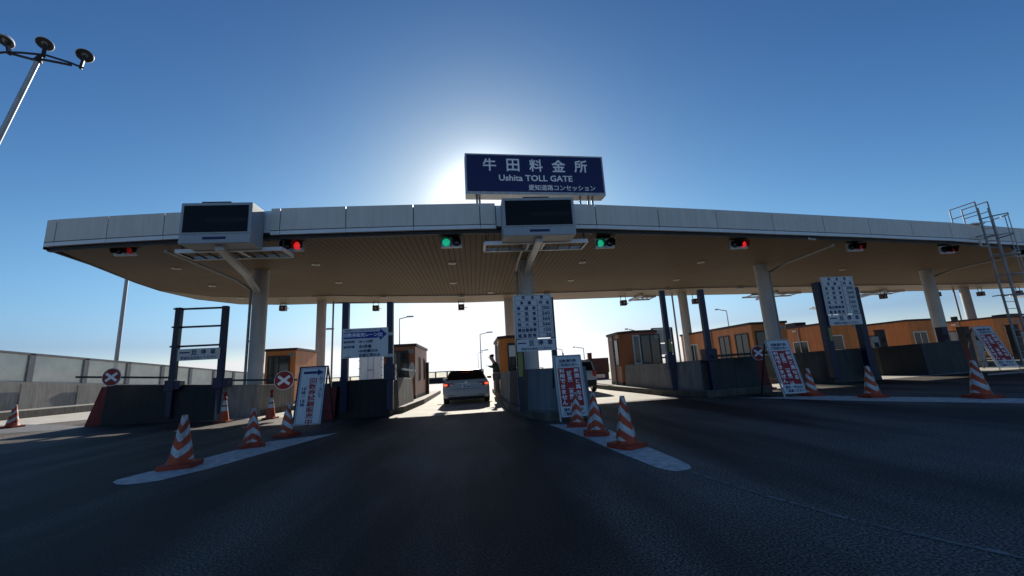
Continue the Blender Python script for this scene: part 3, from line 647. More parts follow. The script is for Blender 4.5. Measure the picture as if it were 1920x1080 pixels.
def fare_table(b, x0, x1, z0, z1, y, shift=0):
    w = x1 - x0; h = z1 - z0; zs = z0 + h * 0.215
    b.box(x0, x1, y, y + 0.03, zs + 0.012, z1, 'sign_white'); b.box(x0 + shift, x1 + shift, y, y + 0.03, z0, zs - 0.012, 'sign_white')
    yt = y - 0.004; N = 8; rh = (z1 - zs - 0.012) / N
    X = lambda u: x0 + w * u
    t_ = 0.006
    frame_rect(b, x0 + w * 0.03, x1 - w * 0.03, zs + 0.03, z1 - 0.02, t_, yt, 'text_navy')
    for k in range(1, N): b.quad(X(0.03), X(0.97), z1 - k * rh - t_ / 2, z1 - k * rh + t_ / 2, yt - 0.001, 'text_navy')
    b.quad(X(0.61), X(0.62), zs + 0.03, z1 - rh, yt - 0.002, 'text_navy')
    c = lambda k: z1 - (k + 0.5) * rh
    for i, ch in enumerate('料金表'): b.text(ch, X(0.26 + 0.24 * i), c(0), rh * 0.58, 'text_navy', yt - 0.003, bold=0.03)
    for i, ch in enumerate('車種'): b.text(ch, X(0.21 + 0.2 * i), c(1), rh * 0.58, 'text_navy', yt - 0.003, bold=0.03)
    for i, ch in enumerate('料金'): b.text(ch, X(0.71 + 0.18 * i), c(1), rh * 0.58, 'text_navy', yt - 0.003, bold=0.03)
    for k, (s, fee) in enumerate([('普通車', '200'), ('中型車', '260'), ('大型車', '360'), ('特大車', '560'), ('軽自動車等', '150'), ('軽車両等', '20')]):
        n = len(s); st = 0.2 if n == 3 else (0.125 if n == 4 else 0.098)
        for i, ch in enumerate(s): b.text(ch, X(0.12 + st * i), c(k + 2), rh * 0.62, 'text_navy', yt - 0.003, bold=0.03)
        b.text(fee, X(0.93), c(k + 2), rh * 0.6, 'text_navy', yt - 0.003, align='r', bold=0.02, sx=1.2)
    hs = zs - z0 - 0.012
    for i, ch in enumerate('一旦停車'): b.text(ch, X(0.14 + 0.24 * i) + shift, z0 + hs * 0.68, hs * (0.42 if i else 0.06), 'text_navy', yt, bold=0.03)
    b.text('料金をお支払いください', X(0.5) + shift, z0 + hs * 0.2, hs * 0.22, 'text_navy', yt, bold=0.02, wmax=w * 0.84)
yB = 10.55
t = post_frame('blue posts carrying the nearest white fare table over the grey-blue barrier', (1.13, yB), (2.06, yB), (3.0, 3.05), 0.2, None, wd=0.13)
a_, c_ = P(960, 554, yB - 0.14), P(1041, 656, yB - 0.14); b = MB(); fare_table(b, a_.x - 1.13 + 0.03, c_.x - 1.13, c_.z - 0.2, a_.z - 0.2, -0.14, 0.02); b.build('fare_table', t)
b = MB(); b.box(-0.03, 0.07, -0.075, -0.065, 0.85, 1.6, 'yellow'); b.build('yellow_strip', t)
t = post_frame('pair of bare blue posts standing on the low barrier, no sign between', (7.03, 14.45), (7.86, 13.3), (3.80, 3.58), 0.2, None, wd=0.17)
b = MB(); b.box(-0.13, 0.13, -0.12, 0.12, 0.75, 1.25, 'blue'); b.build('drive_box', t, bevel=0.01)
b = MB(); b.box(-0.03, 0.07, -0.10, -0.088, 1.35, 1.8, 'yellow'); b.build('yellow_strip', t)
b = MB(); b.box(0.63, 1.03, -1.3, -0.95, 0.95, 1.35, 'blue'); b.build('drive_box', t, bevel=0.01)
yC = 15.2
pl = P(1528, 530, yC)
t = post_frame('blue posts carrying the white fare table on the farther dark barrier', (pl.x + 0.05, yC), (pl.x + 1.62, yC), (pl.z, 3.75), 0.2, None, wd=0.26)
a_, c_ = P(1534, 520, yC - 0.2), P(1607, 608, yC - 0.2); b = MB(); fare_table(b, a_.x - pl.x + 0.03, a_.x - pl.x + 1.45, c_.z - 0.2, a_.z - 0.2, -0.2, 0.02); b.build('fare_table', t)
b = MB(); b.box(-0.02, 0.1, -0.145, -0.131, 1.45, 1.95, 'yellow'); b.build('yellow_strip', t)

# ------------------------------------------------------------------ lane barrier arms with red discs
def disc(b, x, y, z, r, X=None, ang=0.0):
    Q = Matrix.Translation((x, y, z)) @ Matrix.Rotation(ang, 4, 'Z')
    b.lathe([(r, 0), (r, 0.02)], 'frame_white', Q @ Matrix.Rotation(R_(90), 4, 'X'), n=28)
    b.lathe([(r * 0.93, 0), (r * 0.93, 0.004)], 'red', Q @ Matrix.Translation((0, -0.021, 0)) @ Matrix.Rotation(R_(90), 4, 'X'), n=28)
    for s in (-1, 1): b.box(-r * 0.72, r * 0.72, -0.032 - 0.002 * s, -0.027, -r * 0.14, r * 0.14, 'text_white', Q @ Matrix.Rotation(s * R_(36), 4, 'Y'))
def lane_barrier(label, p0, p1, pd, r, group='lane barrier arms'):
    t = thing('lane_barrier', label, 'barrier arm', tuple(p0), 0, group); o = Vector(p0)
    b = MB(); b.bar((0, 0, 0), Vector(p1) - o, 0.07, 0.07, 'dark'); b.build('arm', t)
    b = MB(); q = Vector(pd) - o; disc(b, q.x, q.y - 0.05, q.z, r); b.build('disc', t)
    return t
Y = 17.0
lane_barrier('closed barrier arm with red disc over the wide black barrier, nearest the roadside fence', P(330, 708, Y), P(143, 707, Y), P(212, 707, Y), 0.33)
lane_barrier('closed barrier arm with red disc in front of the booth beside the white A-frame', P(437, 713, 16.7), P(557, 712, 16.7), P(534, 713, 16.7), 0.36)
Y = 13.1
lane_barrier('closed barrier arm with red disc in front of the tilted red A-frame', P(1336, 668, Y), P(1453, 660, Y), P(1419, 662, Y), 0.24)
def open_barrier(label, p, L, dz, mt, dmt):
    t = thing('lane_barrier', label, 'barrier arm', tuple(p), 0, 'lane barrier arms')
    b = MB(); b.bar((0, 0, 0), (0.05, L, dz), 0.06, 0.06, mt); b.build('arm', t)
    b = MB(); X = Matrix.Translation((0.02, L * 0.75, dz * 0.75)) @ Matrix.Rotation(R_(80), 4, 'Z') @ Matrix.Rotation(R_(90), 4, 'X')
    b.lathe([(0.30, -0.015), (0.30, 0.015)], dmt, X, n=24); b.build('disc', t)
open_barrier('opened barrier arm swung along the lane, pale disc edge-on by the reddish booth', (-2.36, 14.0, 1.45), 2.6, -0.05, 'frame_white', 'paper')
open_barrier('opened barrier arm swung along the lane behind the nearest fare table, dark disc edge-on', (2.75, 11.0, 1.35), 2.4, 0.02, 'dark', 'black')

# ------------------------------------------------------------------ A-frame standing signs
def aframe(label, bl, br, tl, rz, kind, h, w, lean):
    base = (Vector(bl) + Vector(br)) / 2
    t = thing('standing_sign', label, 'sign', tuple(base), rz, 'A-frame standing signs')
    X = Matrix.Rotation(-R_(lean), 4, 'X'); g = 0.10
    b = MB(); w2 = w / 2
    b.box(-w2 - 0.02, -w2 + 0.02, 0.0, 0.035, 0, h, 'blue' if kind == 'w' else 'steel', X); b.box(w2 - 0.02, w2 + 0.02, 0.0, 0.035, 0, h, 'blue' if kind == 'w' else 'steel', X)
    b.box(-w2 + 0.02, w2 - 0.02, 0.004, 0.03, h - 0.03, h + 0.004, 'blue' if kind == 'w' else 'steel', X); b.build('front_frame', t)
    b = MB(); top = X @ Vector((0, 0.03, h - 0.05))
    for s in (-1, 1): b.bar((s * w2, top.y + 0.02, top.z), (s * w2, top.y + h * 0.36, 0.0), 0.035, 0.035, 'dark')
    b.bar((-w2, top.y + h * 0.25, 0.35), (w2, top.y + h * 0.25, 0.35), 0.03, 0.03, 'dark'); b.build('rear_leg', t)
    b = MB(); z0 = g; z1 = h - 0.04; a, c = -w2 + 0.03, w2 - 0.03
    b.box(a, c, -0.012, -0.002, z0, z1, 'sign_white', X)
    y = -0.016; hh = z1 - z0; Z = lambda v: z0 + hh * v; U = lambda u: a + (c - a) * u; ww = c - a
    if kind == 'w':
        for (x0, x1, q0, q1) in ((U(.03), U(.97), Z(.012), Z(.018)), (U(.03), U(.97), Z(.982), Z(.988)), (U(.03), U(.045), Z(.018), Z(.982)), (U(.955), U(.97), Z(.018), Z(.982))): b.quad(x0, x1, q0, q1, y, 'text_navy', X)
        b.poly([(U(.13), Z(.885)), (U(.68), Z(.885)), (U(.68), Z(.85)), (U(.93), Z(.905)), (U(.68), Z(.965)), (U(.68), Z(.93)), (U(.13), Z(.93))], y, 'text_navy', X)
        for i, ch in enumerate('回数券試験販売中'): b.text(ch, U(.54), Z(.755 - .101 * i), hh * .092, 'text_red', y, X, bold=0.03, sx=1.35)
        for i, ch in enumerate('このブースにて'):
            if ch == 'ー': b.box(U(.845), U(.86), y, y + 0.001, Z(.84 - .062 * i) - hh * .02, Z(.84 - .062 * i) + hh * .02, 'text_navy', X)
            else: b.text(ch, U(.85), Z(.84 - .062 * i), hh * .05, 'text_navy', y, X, bold=0.025, sx=1.25)
        for s, v, k in (('10', .62, .055), ('時', .55, .06), ('〜', .485, .014), ('16', .41, .055), ('時', .34, .06)): b.text(s, U(.22), Z(v), hh * k, 'text_navy', y, X, bold=0.025, sx=1.2)
    else:
        b.text('回数通行券', U(.5), Z(.925), hh * .055, 'text_navy', y, X, bold=0.03, wmax=ww * .74); b.text('ご利用の方へ', U(.5), Z(.855), hh * .055, 'text_navy', y, X, bold=0.03, wmax=ww * .86)
        b.quad(U(.06), U(.94), Z(.165), Z(.805), y, 'text_red', X); y2 = y - 0.004
        for u, s, v0, st in ((.80, '券面と異なる', .755, .093), (.50, '[区間][車種]は', .765, .072), (.20, '利用できません', .755, .088)):
            for i, ch in enumerate(s):
                if ch in '[]':
                    zc = Z(v0 - st * i + (-.022 if ch == '[' else .022)); sg = -1 if ch == '[' else 1
                    b.box(U(u - .09), U(u + .09), y2, y2 + 0.001, zc - hh * .004, zc + hh * .004, 'text_white', X)
                    for s_ in (-1, 1): b.box(U(u + s_ * .085), U(u + s_ * .085 + .02), y2, y2 + 0.001, zc + min(0, sg * hh * .0 + (-1 if ch == '[' else 0) * hh * .018), zc + (0 if ch == '[' else hh * .018), 'text_white', X)
                else: b.text(ch, U(u), Z(v0 - st * i), hh * (.068 if u != .5 else .058), 'text_white', y2, X, bold=0.025, sx=1.2)
        b.text('減免・申込は', U(.5), Z(.115), hh * .05, 'text_navy', y, X, bold=0.03, wmax=ww * .84); b.text('ご遠慮ください', U(.5), Z(.05), hh * .05, 'text_navy', y, X, bold=0.03, wmax=ww * .84)
    b.build('panel', t)
    return t
p0, p1 = G(551, 803), G(600, 805)
aframe('white A-frame board with a blue arrow and red writing beside the striped cones', p0, p1, None, 0, 'w', 1.68, 0.74, 13)
p0, p1 = G(1053, 791), G(1104, 788)
aframe('red A-frame board behind the three cones in front of the grey-blue barrier', p0, p1, None, 0, 'r', 1.55, 0.66, 13)
p0, p1 = G(1484, 747), G(1513, 742)
aframe('leaning red A-frame board beside the red-disc barrier arm', p0 + Vector((0.1, 0.3, 0)), p0 + Vector((0.75, 0.3, 0)), None, R_(-4), 'r', 1.75, 0.70, 16)
p0 = G(1881, 693)
aframe('leaning red A-frame board farthest off, below the caged ladder', p0, p0 + Vector((0.75, 0.0, 0)), None, R_(-8), 'r', 2.15, 0.85, 20)

# ------------------------------------------------------------------ cones
def make_cone(label, loc, stripes, rz):
    """chevron-striped cone 0.75 m tall: the stripes are faces of the body"""
    t = thing('traffic_cone', label, 'traffic cone', loc, rz, 'striped cones on the painted markings')
    b = MB(); b.prism([(-.23, -.19), (-.19, -.23), (.19, -.23), (.23, -.19), (.23, .19), (.19, .23), (-.19, .23), (-.23, .19)], 0, 0.065, 'cone_base'); b.build('base', t, bevel=0.015)
    b = MB(); n, m = 48, 60; vs = []; zt, zb = 0.75, 0.065; r0, r1 = 0.165, 0.035
    for j in range(m + 1):
        z = zb + (zt - zb) * j / m; r = r0 + (r1 - r0) * j / m
        if j == 0: r = 0.185
        if j == 1: r = 0.172
        for i in range(n): a = 2 * math.pi * i / n; vs.append((r * math.cos(a), r * math.sin(a), z))
    fo, fw = [], []
    for j in range(m):
        for i in range(n):
            a = 2 * math.pi * (i + .5) / n; z = (j + .5) / m
            tri = abs(((a + math.pi) / (2 * math.pi) * 2) % 1.0 - 0.5) * 2      # 0..1..0 twice round: chevron
            u = z * 3.05 - (1 - tri) * 0.62 + stripes
            f = (j * n + i, j * n + (i + 1) % n, (j + 1) * n + (i + 1) % n, (j + 1) * n + i)
            (fw if (u % 1.0) > 0.52 and z > 0.06 else fo).append(f)
    b.add(vs, fo, 'cone', True); b.add(vs, fw, 'cone_white', True); b.add(vs[-n:], [tuple(range(n))], 'cone_white'); b.build('body', t)
    return t
c0 = make_cone('nearest striped cone, standing at the tip of the tapering white marking', tuple(G(338, 876)), 0.15, R_(20))
GC = 'striped cones on the painted markings'
def put(px, py, lab, rz, k):
    r = dup(c0, tuple(G(px, py)), R_(rz), lab, GC, (k, k, k)); r.rotation_euler = (0, 0, facing(G(px, py)) + R_(rz))
c0.scale = (1.08,) * 3
def facing(v): return math.atan2(-v.y, -v.x)          # direction from a cone towards the road user
c0.rotation_euler = (0, 0, facing(G(338, 876)) - R_(20))
put(472, 838, 'striped cone in the middle of the tapering marking row', 90, 1.0)
put(538, 818, 'striped cone right in front of the white A-frame board', 45, 1.0)
put(22, 802, 'striped cone at the picture edge before the roadside fence', 135, 1.25)
put(1083, 799, 'striped cone standing directly before the red A-frame, hiding its corner', 88, 0.92)
put(1118, 815, 'middle striped cone of the three on the rounded white marking', 92, 0.98)
put(1176, 838, 'striped cone nearest the rounded tip of the white marking', 48, 1.0)
put(1523, 742, 'striped cone against the leaning red A-frame by the barrier disc', 45, 1.05)
put(1638, 745, 'striped cone alone in the middle of the far white line', 42, 1.08)
put(1842, 746, 'striped cone at the far white line below the farthest red A-frame', 50, 1.14)
def band_cone(label, loc, k=1.0):
    t = thing('traffic_cone', label, 'traffic cone', loc, 0, 'lamp-topped cones with two white bands'); t.scale = (k, k, k)
    b = MB(); b.prism([(-.2, -.2), (.2, -.2), (.2, .2), (-.2, .2)], 0, 0.05, 'cone_base'); b.build('base', t, bevel=0.012)
    b = MB(); R0 = lambda z: 0.155 - 0.15 * (z - .05) / .9
    for z0, z1, mt in ((.05, .36, 'cone'), (.36, .50, 'cone_white'), (.50, .545, 'dark'), (.545, .69, 'cone_white'), (.69, .72, 'cone')): b.lathe([(R0(z0), z0), (R0(z1), z1)], mt, n=24, cap=False)
    b.build('body', t)
    b = MB(); b.lathe([(.05, .70), (.055, .78), (.03, .80), (.03, .84), (.055, .86), (.06, .93), (.04, .96), (0.0, .965)], 'red', n=16, cap=False); b.build('lamp', t)
g_ = G(419, 792); band_cone('lamp-topped banded cone standing before the blue frame post', (g_.x, g_.y, 0), 1.06)
g_ = G(507, 785); band_cone('lamp-topped banded cone on the sunlit strip under the red disc', (g_.x, g_.y, 0), 1.04)
g_ = G(1440, 729); band_cone('banded cone squeezed between the red barrier end and the leaning A-frame', (g_.x, g_.y, 0), 1.05)

# ------------------------------------------------------------------ booths
def booth(label, x0, x1, y0, y1, z1, wins, dark=False, z0=0.2, cut=0.0, roofbox=None, group='orange toll booths'):
    t = thing('toll_booth', label, 'booth', ((x0 + x1) / 2, y0, z0), 0, group); ox, oy = (x0 + x1) / 2, y0
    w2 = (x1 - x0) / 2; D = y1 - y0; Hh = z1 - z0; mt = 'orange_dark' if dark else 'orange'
    pl = [(-w2, 0), (w2, 0), (w2, D), (-w2, D)] if not cut else [(-w2 + cut, 0), (w2 - cut, 0), (w2, cut), (w2, D - cut), (w2 - cut, D), (-w2 + cut, D), (-w2, D - cut), (-w2, cut)]
    b = MB(); b.prism(pl, 0, Hh - 0.12, mt)
    n = len(pl)
    for i in range(n):                                  # panel joints every 0.9 m
        p, q = Vector((*pl[i], 0)), Vector((*pl[(i + 1) % n], 0)); L = (q - p).length; d = (q - p) / L; nn = Vector((d.y, -d.x, 0)) * 0.004
        for k in range(1, int(L / 0.9) + 1):
            s = p + d * (L * k / (int(L / 0.9) + 1)); e = d * 0.009
            b.add([s - e + nn, s + e + nn, s + e + nn + Vector((0, 0, Hh - .13)), s - e + nn + Vector((0, 0, Hh - .13))], [(0, 1, 2, 3)], 'orange_dark')
    b.build('wall', t)
    b = MB(); k = 1.05; pr = [(x * (1 + 0.06 / w2), -0.06 + y * (1 + 0.12 / D)) for x, y in pl]; b.prism(pr, Hh - 0.12, Hh, 'brown_dark'); b.build('roof', t, bevel=0.01)
    for (face, u0, u1, v0, v1, fr) in wins:             # face f(front) l(left) r(right); u from the face's start, v heights
        b = MB(); g = MB(); T = 0.06
        if face == 'f': X = Matrix.Translation((-w2, 0, 0))
        elif face == 'l': X = Matrix.Translation((-w2, D, 0)) @ Matrix.Rotation(R_(-90), 4, 'Z')
        elif face == 'r': X = Matrix.Translation((w2, 0, 0)) @ Matrix.Rotation(R_(90), 4, 'Z')
        for (a, c, e, f) in ((u0, u1, v0, v0 + T), (u0, u1, v1 - T, v1), (u0, u0 + T, v0 + T, v1 - T), (u1 - T, u1, v0 + T, v1 - T)): b.box(a, c, -0.035, 0.01, e, f, fr, X)
        if u1 - u0 > 0.9: b.box((u0 + u1) / 2 - 0.025, (u0 + u1) / 2 + 0.025, -0.03, 0.0, v0 + T, v1 - T, fr, X)
        wn = b.build('window', t); g.box(u0 + T, u1 - T, -0.012, -0.005, v0 + T, v1 - T, 'glass_dark', X); g.build('pane', wn)
    b = MB()
    for i in range(n):
        p, q = Vector((*pl[i], 0)), Vector((*pl[(i + 1) % n], 0)); d = (q - p).normalized(); nn = Vector((d.y, -d.x, 0)) * 0.012
        b.add([p + nn, q + nn, q + nn + Vector((0, 0, .14)), p + nn + Vector((0, 0, .14))], [(0, 1, 2, 3)], 'dark')
    b.build('skirt', t)
    b = MB(); b.box(w2 - .32, w2 - .08, -.03, -.004, Hh - .42, Hh - .26, 'steel')
    for k in range(4): b.box(w2 - .30, w2 - .10, -.036, -.03, Hh - .40 + k * .035, Hh - .385 + k * .035, 'dark')
    b.build('vent', t)
    b = MB(); b.tube((-w2 - .04, D * .5, 0), (-w2 - .04, D * .5, Hh - .12), .035, 'steel', n=8); b.build('downpipe', t)
    b = MB(); b.box(-w2 - .03, -w2 - .004, D * .55, D * .55 + .3, Hh - .36, Hh - .24, 'paper'); b.build('number_label', t)
    if roofbox:
        b = MB(); a, c, e, f, hh = roofbox; b.box(a, c, e, f, Hh, Hh + hh, 'dark'); b.build('roof_unit', t)
    return t
bt = booth('orange booth with a dark window partly hidden by the nearest round column', -10.0, -8.6, 21.0, 23.7, 2.85, [('f', 0.12, 1.15, 0.95, 2.3, 'brown_dark'), ('r', 1.2, 2.0, 1.35, 1.75, 'steel')])
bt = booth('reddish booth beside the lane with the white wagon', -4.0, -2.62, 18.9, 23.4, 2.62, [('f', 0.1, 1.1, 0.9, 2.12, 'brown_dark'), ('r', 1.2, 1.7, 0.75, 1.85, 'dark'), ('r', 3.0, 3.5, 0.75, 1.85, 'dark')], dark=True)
bt = booth('narrow booth behind the nearest fare table, attendant standing outside', 1.15, 2.75, 18.6, 23.2, 2.75, [('l', 3.1, 4.1, 0.75, 2.25, 'steel'), ('l', 1.3, 2.2, 0.7, 2.2, 'brown_dark'), ('f', 0.35, 1.3, 0.9, 2.2, 'dark')], cut=0.35)
b = MB(); b.box(-0.42, -0.1, -0.02, 0.0, 1.6, 2.1, 'paper'); b.build('notice', bt)
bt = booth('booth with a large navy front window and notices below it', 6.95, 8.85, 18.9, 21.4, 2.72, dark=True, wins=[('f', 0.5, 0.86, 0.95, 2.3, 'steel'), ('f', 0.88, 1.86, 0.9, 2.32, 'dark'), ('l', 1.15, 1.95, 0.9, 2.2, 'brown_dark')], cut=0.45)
for (x0_, x1_, z0_, z1_, m_) in ((-0.62, -0.4, 0.62, 0.85, 'paper'), (-0.33, 0.02, 0.5, 0.85, 'paper')): b = MB(); b.box(x0_, x1_, -0.012, -0.003, z0_, z1_, m_); b.build('notice', bt)
bt = booth('long orange booth behind the barrier with the bare blue posts', 14.0, 15.9, 19.6, 26.8, 2.9, [('l', 1.0, 2.0, 0.85, 1.95, 'frame_white'), ('l', 4.3, 5.3, 0.75, 2.2, 'brown_dark'), ('f', 0.15, 1.55, 0.9, 2.25, 'dark'), ('l', 5.8, 6.9, 0.75, 2.2, 'dark')], roofbox=None)
bt = booth('orange booth behind the farther fare table, white-framed windows', 20.5, 22.6, 22.3, 26.3, 2.92, [('l', 1.4, 2.6, 0.55, 1.75, 'frame_white'), ('f', 0.2, 1.0, 0.55, 1.95, 'frame_white')], roofbox=(-0.95, -0.2, 2.3, 3.6, 0.25))
bt = booth('orange booth between the farther fare table and the paired column', 27.0, 29.2, 23.3, 29.2, 2.92, [('l', 2.2, 3.4, 0.4, 1.5, 'frame_white'), ('f', 0.25, 1.2, 0.55, 1.95, 'frame_white'), ('l', 0.4, 1.0, 0.5, 1.6, 'steel')], roofbox=(-0.9, -0.6, 3.2, 3.5, 0.45))
bt = booth('orange booth just past the paired column, large corner window', 34.9, 37.0, 24.6, 28.5, 2.92, [('l', 0.3, 1.7, 0.55, 1.8, 'frame_white'), ('l', 2.2, 3.4, 0.4, 1.6, 'steel')], roofbox=(-0.9, -0.7, 2.2, 2.5, 0.3))
bt = booth('orange booth behind the caged ladder at the picture edge', 38.6, 43, 25.2, 29.3, 2.92, [('f', 0.9, 2.2, 0.7, 1.9, 'frame_white'), ('f', 2.6, 3.6, 0.7, 1.9, 'frame_white')], roofbox=(-1.6, -0.4, 1.5, 2.4, 0.3))
# grey equipment rack behind the navy-window booth
t = thing('equipment_rack', 'grey panelled rack frame rising behind the navy-window booth', 'rack', (9.75, 20.5, 0.2))
for s in (-0.55, 0.5):
    b = MB(); b.box(s - 0.04, s + 0.04, -0.04, 0.04, 0, 2.72, 'dark'); b.build('upright', t)
b = MB(); b.box(-0.51, 0.46, -0.02, 0.02, 1.95, 2.66, 'column'); b.build('panel', t)
b = MB(); b.box(-0.51, 0.46, -0.02, 0.02, 1.35, 1.9, 'column'); b.build('panel', t)
b = MB(); b.bar((-0.51, 0, 1.2), (0.46, 0, 1.2), 0.06, 0.08, 'dark'); b.bar((-0.51, 0, 2.7), (0.46, 0, 2.7), 0.06, 0.06, 'dark'); b.build('crossbar', t)

# ------------------------------------------------------------------ bollards and lane devices on the far islands
def bollard(x, y, w, h, label, mt='dark'):
    t = thing('lane_post', label, 'post', (x, y, 0.0), 0, 'square posts on the far islands')
    b = MB(); b.box(-w / 2, w / 2, -w / 2, w / 2, 0, h, mt); b.build('shaft', t, bevel=0.015)
    b = MB(); b.box(-w / 2 - .015, w / 2 + .015, -w / 2 - .015, w / 2 + .015, h, h + .04, 'dark'); b.box(-w * .3, w * .3, -w / 2 - .012, -w / 2, h * .72, h * .84, 'black'); b.build('cap', t)
for px, py, ph, Yb, w, mt, lab in [(1764, 655, 615, 18.6, .32, 'blue', 'short blue post in front of the paired column foot'), (1804, 673, 614, 19.2, .34, 'dark', 'tall dark post just right of the red barrier end'), (1822, 673, 620, 19.8, .36, 'galv', 'grey metal post beside the tall dark post'),
                              (1896, 664, 610, 20.5, .36, 'dark', 'dark post in front of the window behind the ladder'), (1648, 650, 620, 18.8, .30, 'dark', 'dark post between the farther fare table and the next booth window'), (1634, 650, 631, 18.2, .36, 'galv', 'grey cabinet post right of the farther fare table'), (1912, 664, 622, 21.5, .4, 'galv', 'grey post at the picture edge behind the ladder foot'), (1790, 672, 622, 20.4, .3, 'column', 'pale slim post between the red barrier end and the tall dark post')]:
    p = P(px, ph, Yb); bollard(p.x, p.y, w, p.z, lab, mt)
p = P(1105, 663, 24); bollard(p.x, 24, 0.22, P(1105, 663, 24).z, 'thin dark post behind the white compact car', 'brown_dark')
p = P(800, 681, 23.0); bollard(p.x, 23.0, 0.22, p.z, 'dark post at the far corner of the reddish booth', 'brown_dark')

# ------------------------------------------------------------------ caged ladder
yl = 15.35
t = thing('caged_ladder', 'grey caged ladder rising to the canopy roof at the picture edge', 'ladder', (22.9, yl, 0))
zt = 7.15
for s in (-0.28, 0.28):
    b = MB(); b.bar((s, 0, 0.3), (s, 0, zt), 0.06, 0.06, 'galv'); b.build('rail', t)
b = MB(); z = 0.5
while z < 6.6: b.tube((-0.28, 0, z), (0.28, 0, z), 0.014, 'galv', n=6); z += 0.3
b.build('rungs', t)
b = MB(); hz = [2.3 + 0.86 * k for k in range(6)]
for z in hz:
    pts = [(0.36 * -1 * math.cos(math.pi * k / 10) if 0 else -0.38 * math.cos(math.pi * k / 10), -0.75 * math.sin(math.pi * k / 10), z) for k in range(11)]
    for a, c in zip(pts[:-1], pts[1:]): b.bar(a, c, 0.012, 0.05, 'galv')
for k in (2, 5, 8):
    x, y = -0.38 * math.cos(math.pi * k / 10), -0.75 * math.sin(math.pi * k / 10); b.bar((x, y, 2.2), (x, y, 6.65), 0.04, 0.012, 'galv')
b.build('cage', t)
b = MB()
for s in (-0.32, 0.32):
    b.path([(s, 0, 6.5), (s, 0, 7.45), (s, 1.0, 7.45), (s, 1.0, 6.45)], 0.025, 'galv'); b.tube((s, 0, 7.0), (s, 1.0, 7.0), 0.02, 'galv')
b.box(-0.32, 0.32, 0.25, 1.0, 6.52, 6.56, 'trim'); b.build('handrail', t)
b = MB()
for z in (5.9, 3.2):
    for s in (-0.28, 0.28): b.bar((s, 0.03, z), (s, 0.6 if z > 5 else 0.35, z), 0.04, 0.04, 'galv')
b.build('wall_bracket', t)

# ------------------------------------------------------------------ roadside fence on its wall
FX = -30.0
def ztop(y): return max(2.2, 4.07 - (y - 31.3) * 0.0493)
def zwall(y): return max(0.8, 2.21 - (y - 31) * 0.05)
t = thing('concrete_wall', 'stained concrete parapet wall under the translucent roadside fence', 'wall', (FX, 8, 0))
b = MB(); ys = [8 + 2.5 * i for i in range(31)]
for y0, y1 in zip(ys[:-1], ys[1:]):
    a, c = zwall(y0), zwall(y1)
    b.add([(0, y0 - 8, 0), (0, y1 - 8, 0), (-.35, y1 - 8, 0), (-.35, y0 - 8, 0), (-.06, y0 - 8, a), (-.06, y1 - 8, c), (-.3, y1 - 8, c), (-.3, y0 - 8, a)], [(0, 4, 5, 1), (4, 7, 6, 5), (7, 3, 2, 6)], 'wall_conc')
b.build('parapet', t)
b = MB(); k0 = 20.9
posts = [31.3 + 4.05 * k for k in range(-5, 13)]
for y in posts: b.box(0.0, 0.05, y - 8 - 0.55, y - 8 + 0.55, 0, zwall(y) - 0.12, 'wall_conc')
b.build('pilaster', t, bevel=0.01)
t = thing('noise_fence', 'translucent panel fence with grey posts along the roadside wall', 'fence', (FX - .18, 8, 0))
for y in posts:
    b = MB(); b.box(-0.08, 0.12, y - 8 - 0.2, y - 8 + 0.2, zwall(y), ztop(y), 'fence_post'); b.build('post', t)
for y0, y1 in zip(posts[:-1], posts[1:]):
    b = MB(); e = 0.1
    b.add([(0.0, y0 + e - 8, zwall(y0) + 0.06), (0, y1 - e - 8, zwall(y1) + 0.06), (0, y1 - e - 8, ztop(y1) - 0.05), (0, y0 + e - 8, ztop(y0) - 0.05)], [(0, 1, 2, 3)], 'frosted'); b.build('panel', t)
b = MB()
for y0, y1 in zip(posts[:-1], posts[1:]): b.bar((0.02, y0 - 8, ztop(y0)), (0.02, y1 - 8, ztop(y1)), 0.2, 0.14, 'fence_post'); b.bar((0.02, y0 - 8, zwall(y0) + .03), (0.02, y1 - 8, zwall(y1) + .03), 0.12, 0.06, 'galv')
b.build('rail', t)
# far fence beyond the lanes
def far_fence(x0, y0, x1, y1, n, label, z_w=0.95, z_t=2.5):
    t = thing('far_fence', label, 'fence', (x0, y0, 0)); d = Vector((x1 - x0, y1 - y0, 0))
    b = MB(); b.bar((0, 0, z_w / 2), d + Vector((0, 0, z_w / 2)), 0.3, z_w, 'barrier_dark'); b.build('parapet', t)
    b = MB()
    for s, zz in ((0.1, z_t), (0.1, z_w + .05)): b.bar((0, 0, zz), d + Vector((0, 0, zz)), 0.12, 0.1, 'fence_post')
    b.build('rail', t)
    for k in range(n + 1):
        q = d * k / n; b = MB(); b.box(q.x - .09, q.x + .09, q.y - .09, q.y + .09, z_w, z_t, 'fence_post'); b.build('post', t)
    b = MB(); nn = d.normalized()
    for k in range(n):
        p, q = d * k / n + nn * .1, d * (k + 1) / n - nn * .1; b.add([(p.x, p.y, z_w + .1), (q.x, q.y, z_w + .1), (q.x, q.y, z_t - .06), (p.x, p.y, z_t - .06)], [(0, 1, 2, 3)], 'frosted')
    b.build('panels', t)
p = P(860, 700, 52); q = P(585, 700, 62)
far_fence(q.x, 62, p.x + 3, 52, 16, 'distant panel fence on a dark base behind the white wagon', 0.62, 1.42)
p = P(930, 695, 75); far_fence(p.x, 75, p.x + 9, 78, 4, 'low distant fence seen past the narrow booth', 0.5, 1.2)
t = thing('site_container', 'dark red container beyond the white compact car', 'container', (P(1124, 705, 34).x, 34, 0))
b = MB(); b.box(-0.75, 0.9, 0, 2.4, 0.55, 1.75, 'brown_dark'); b.build('body', t, bevel=0.02)
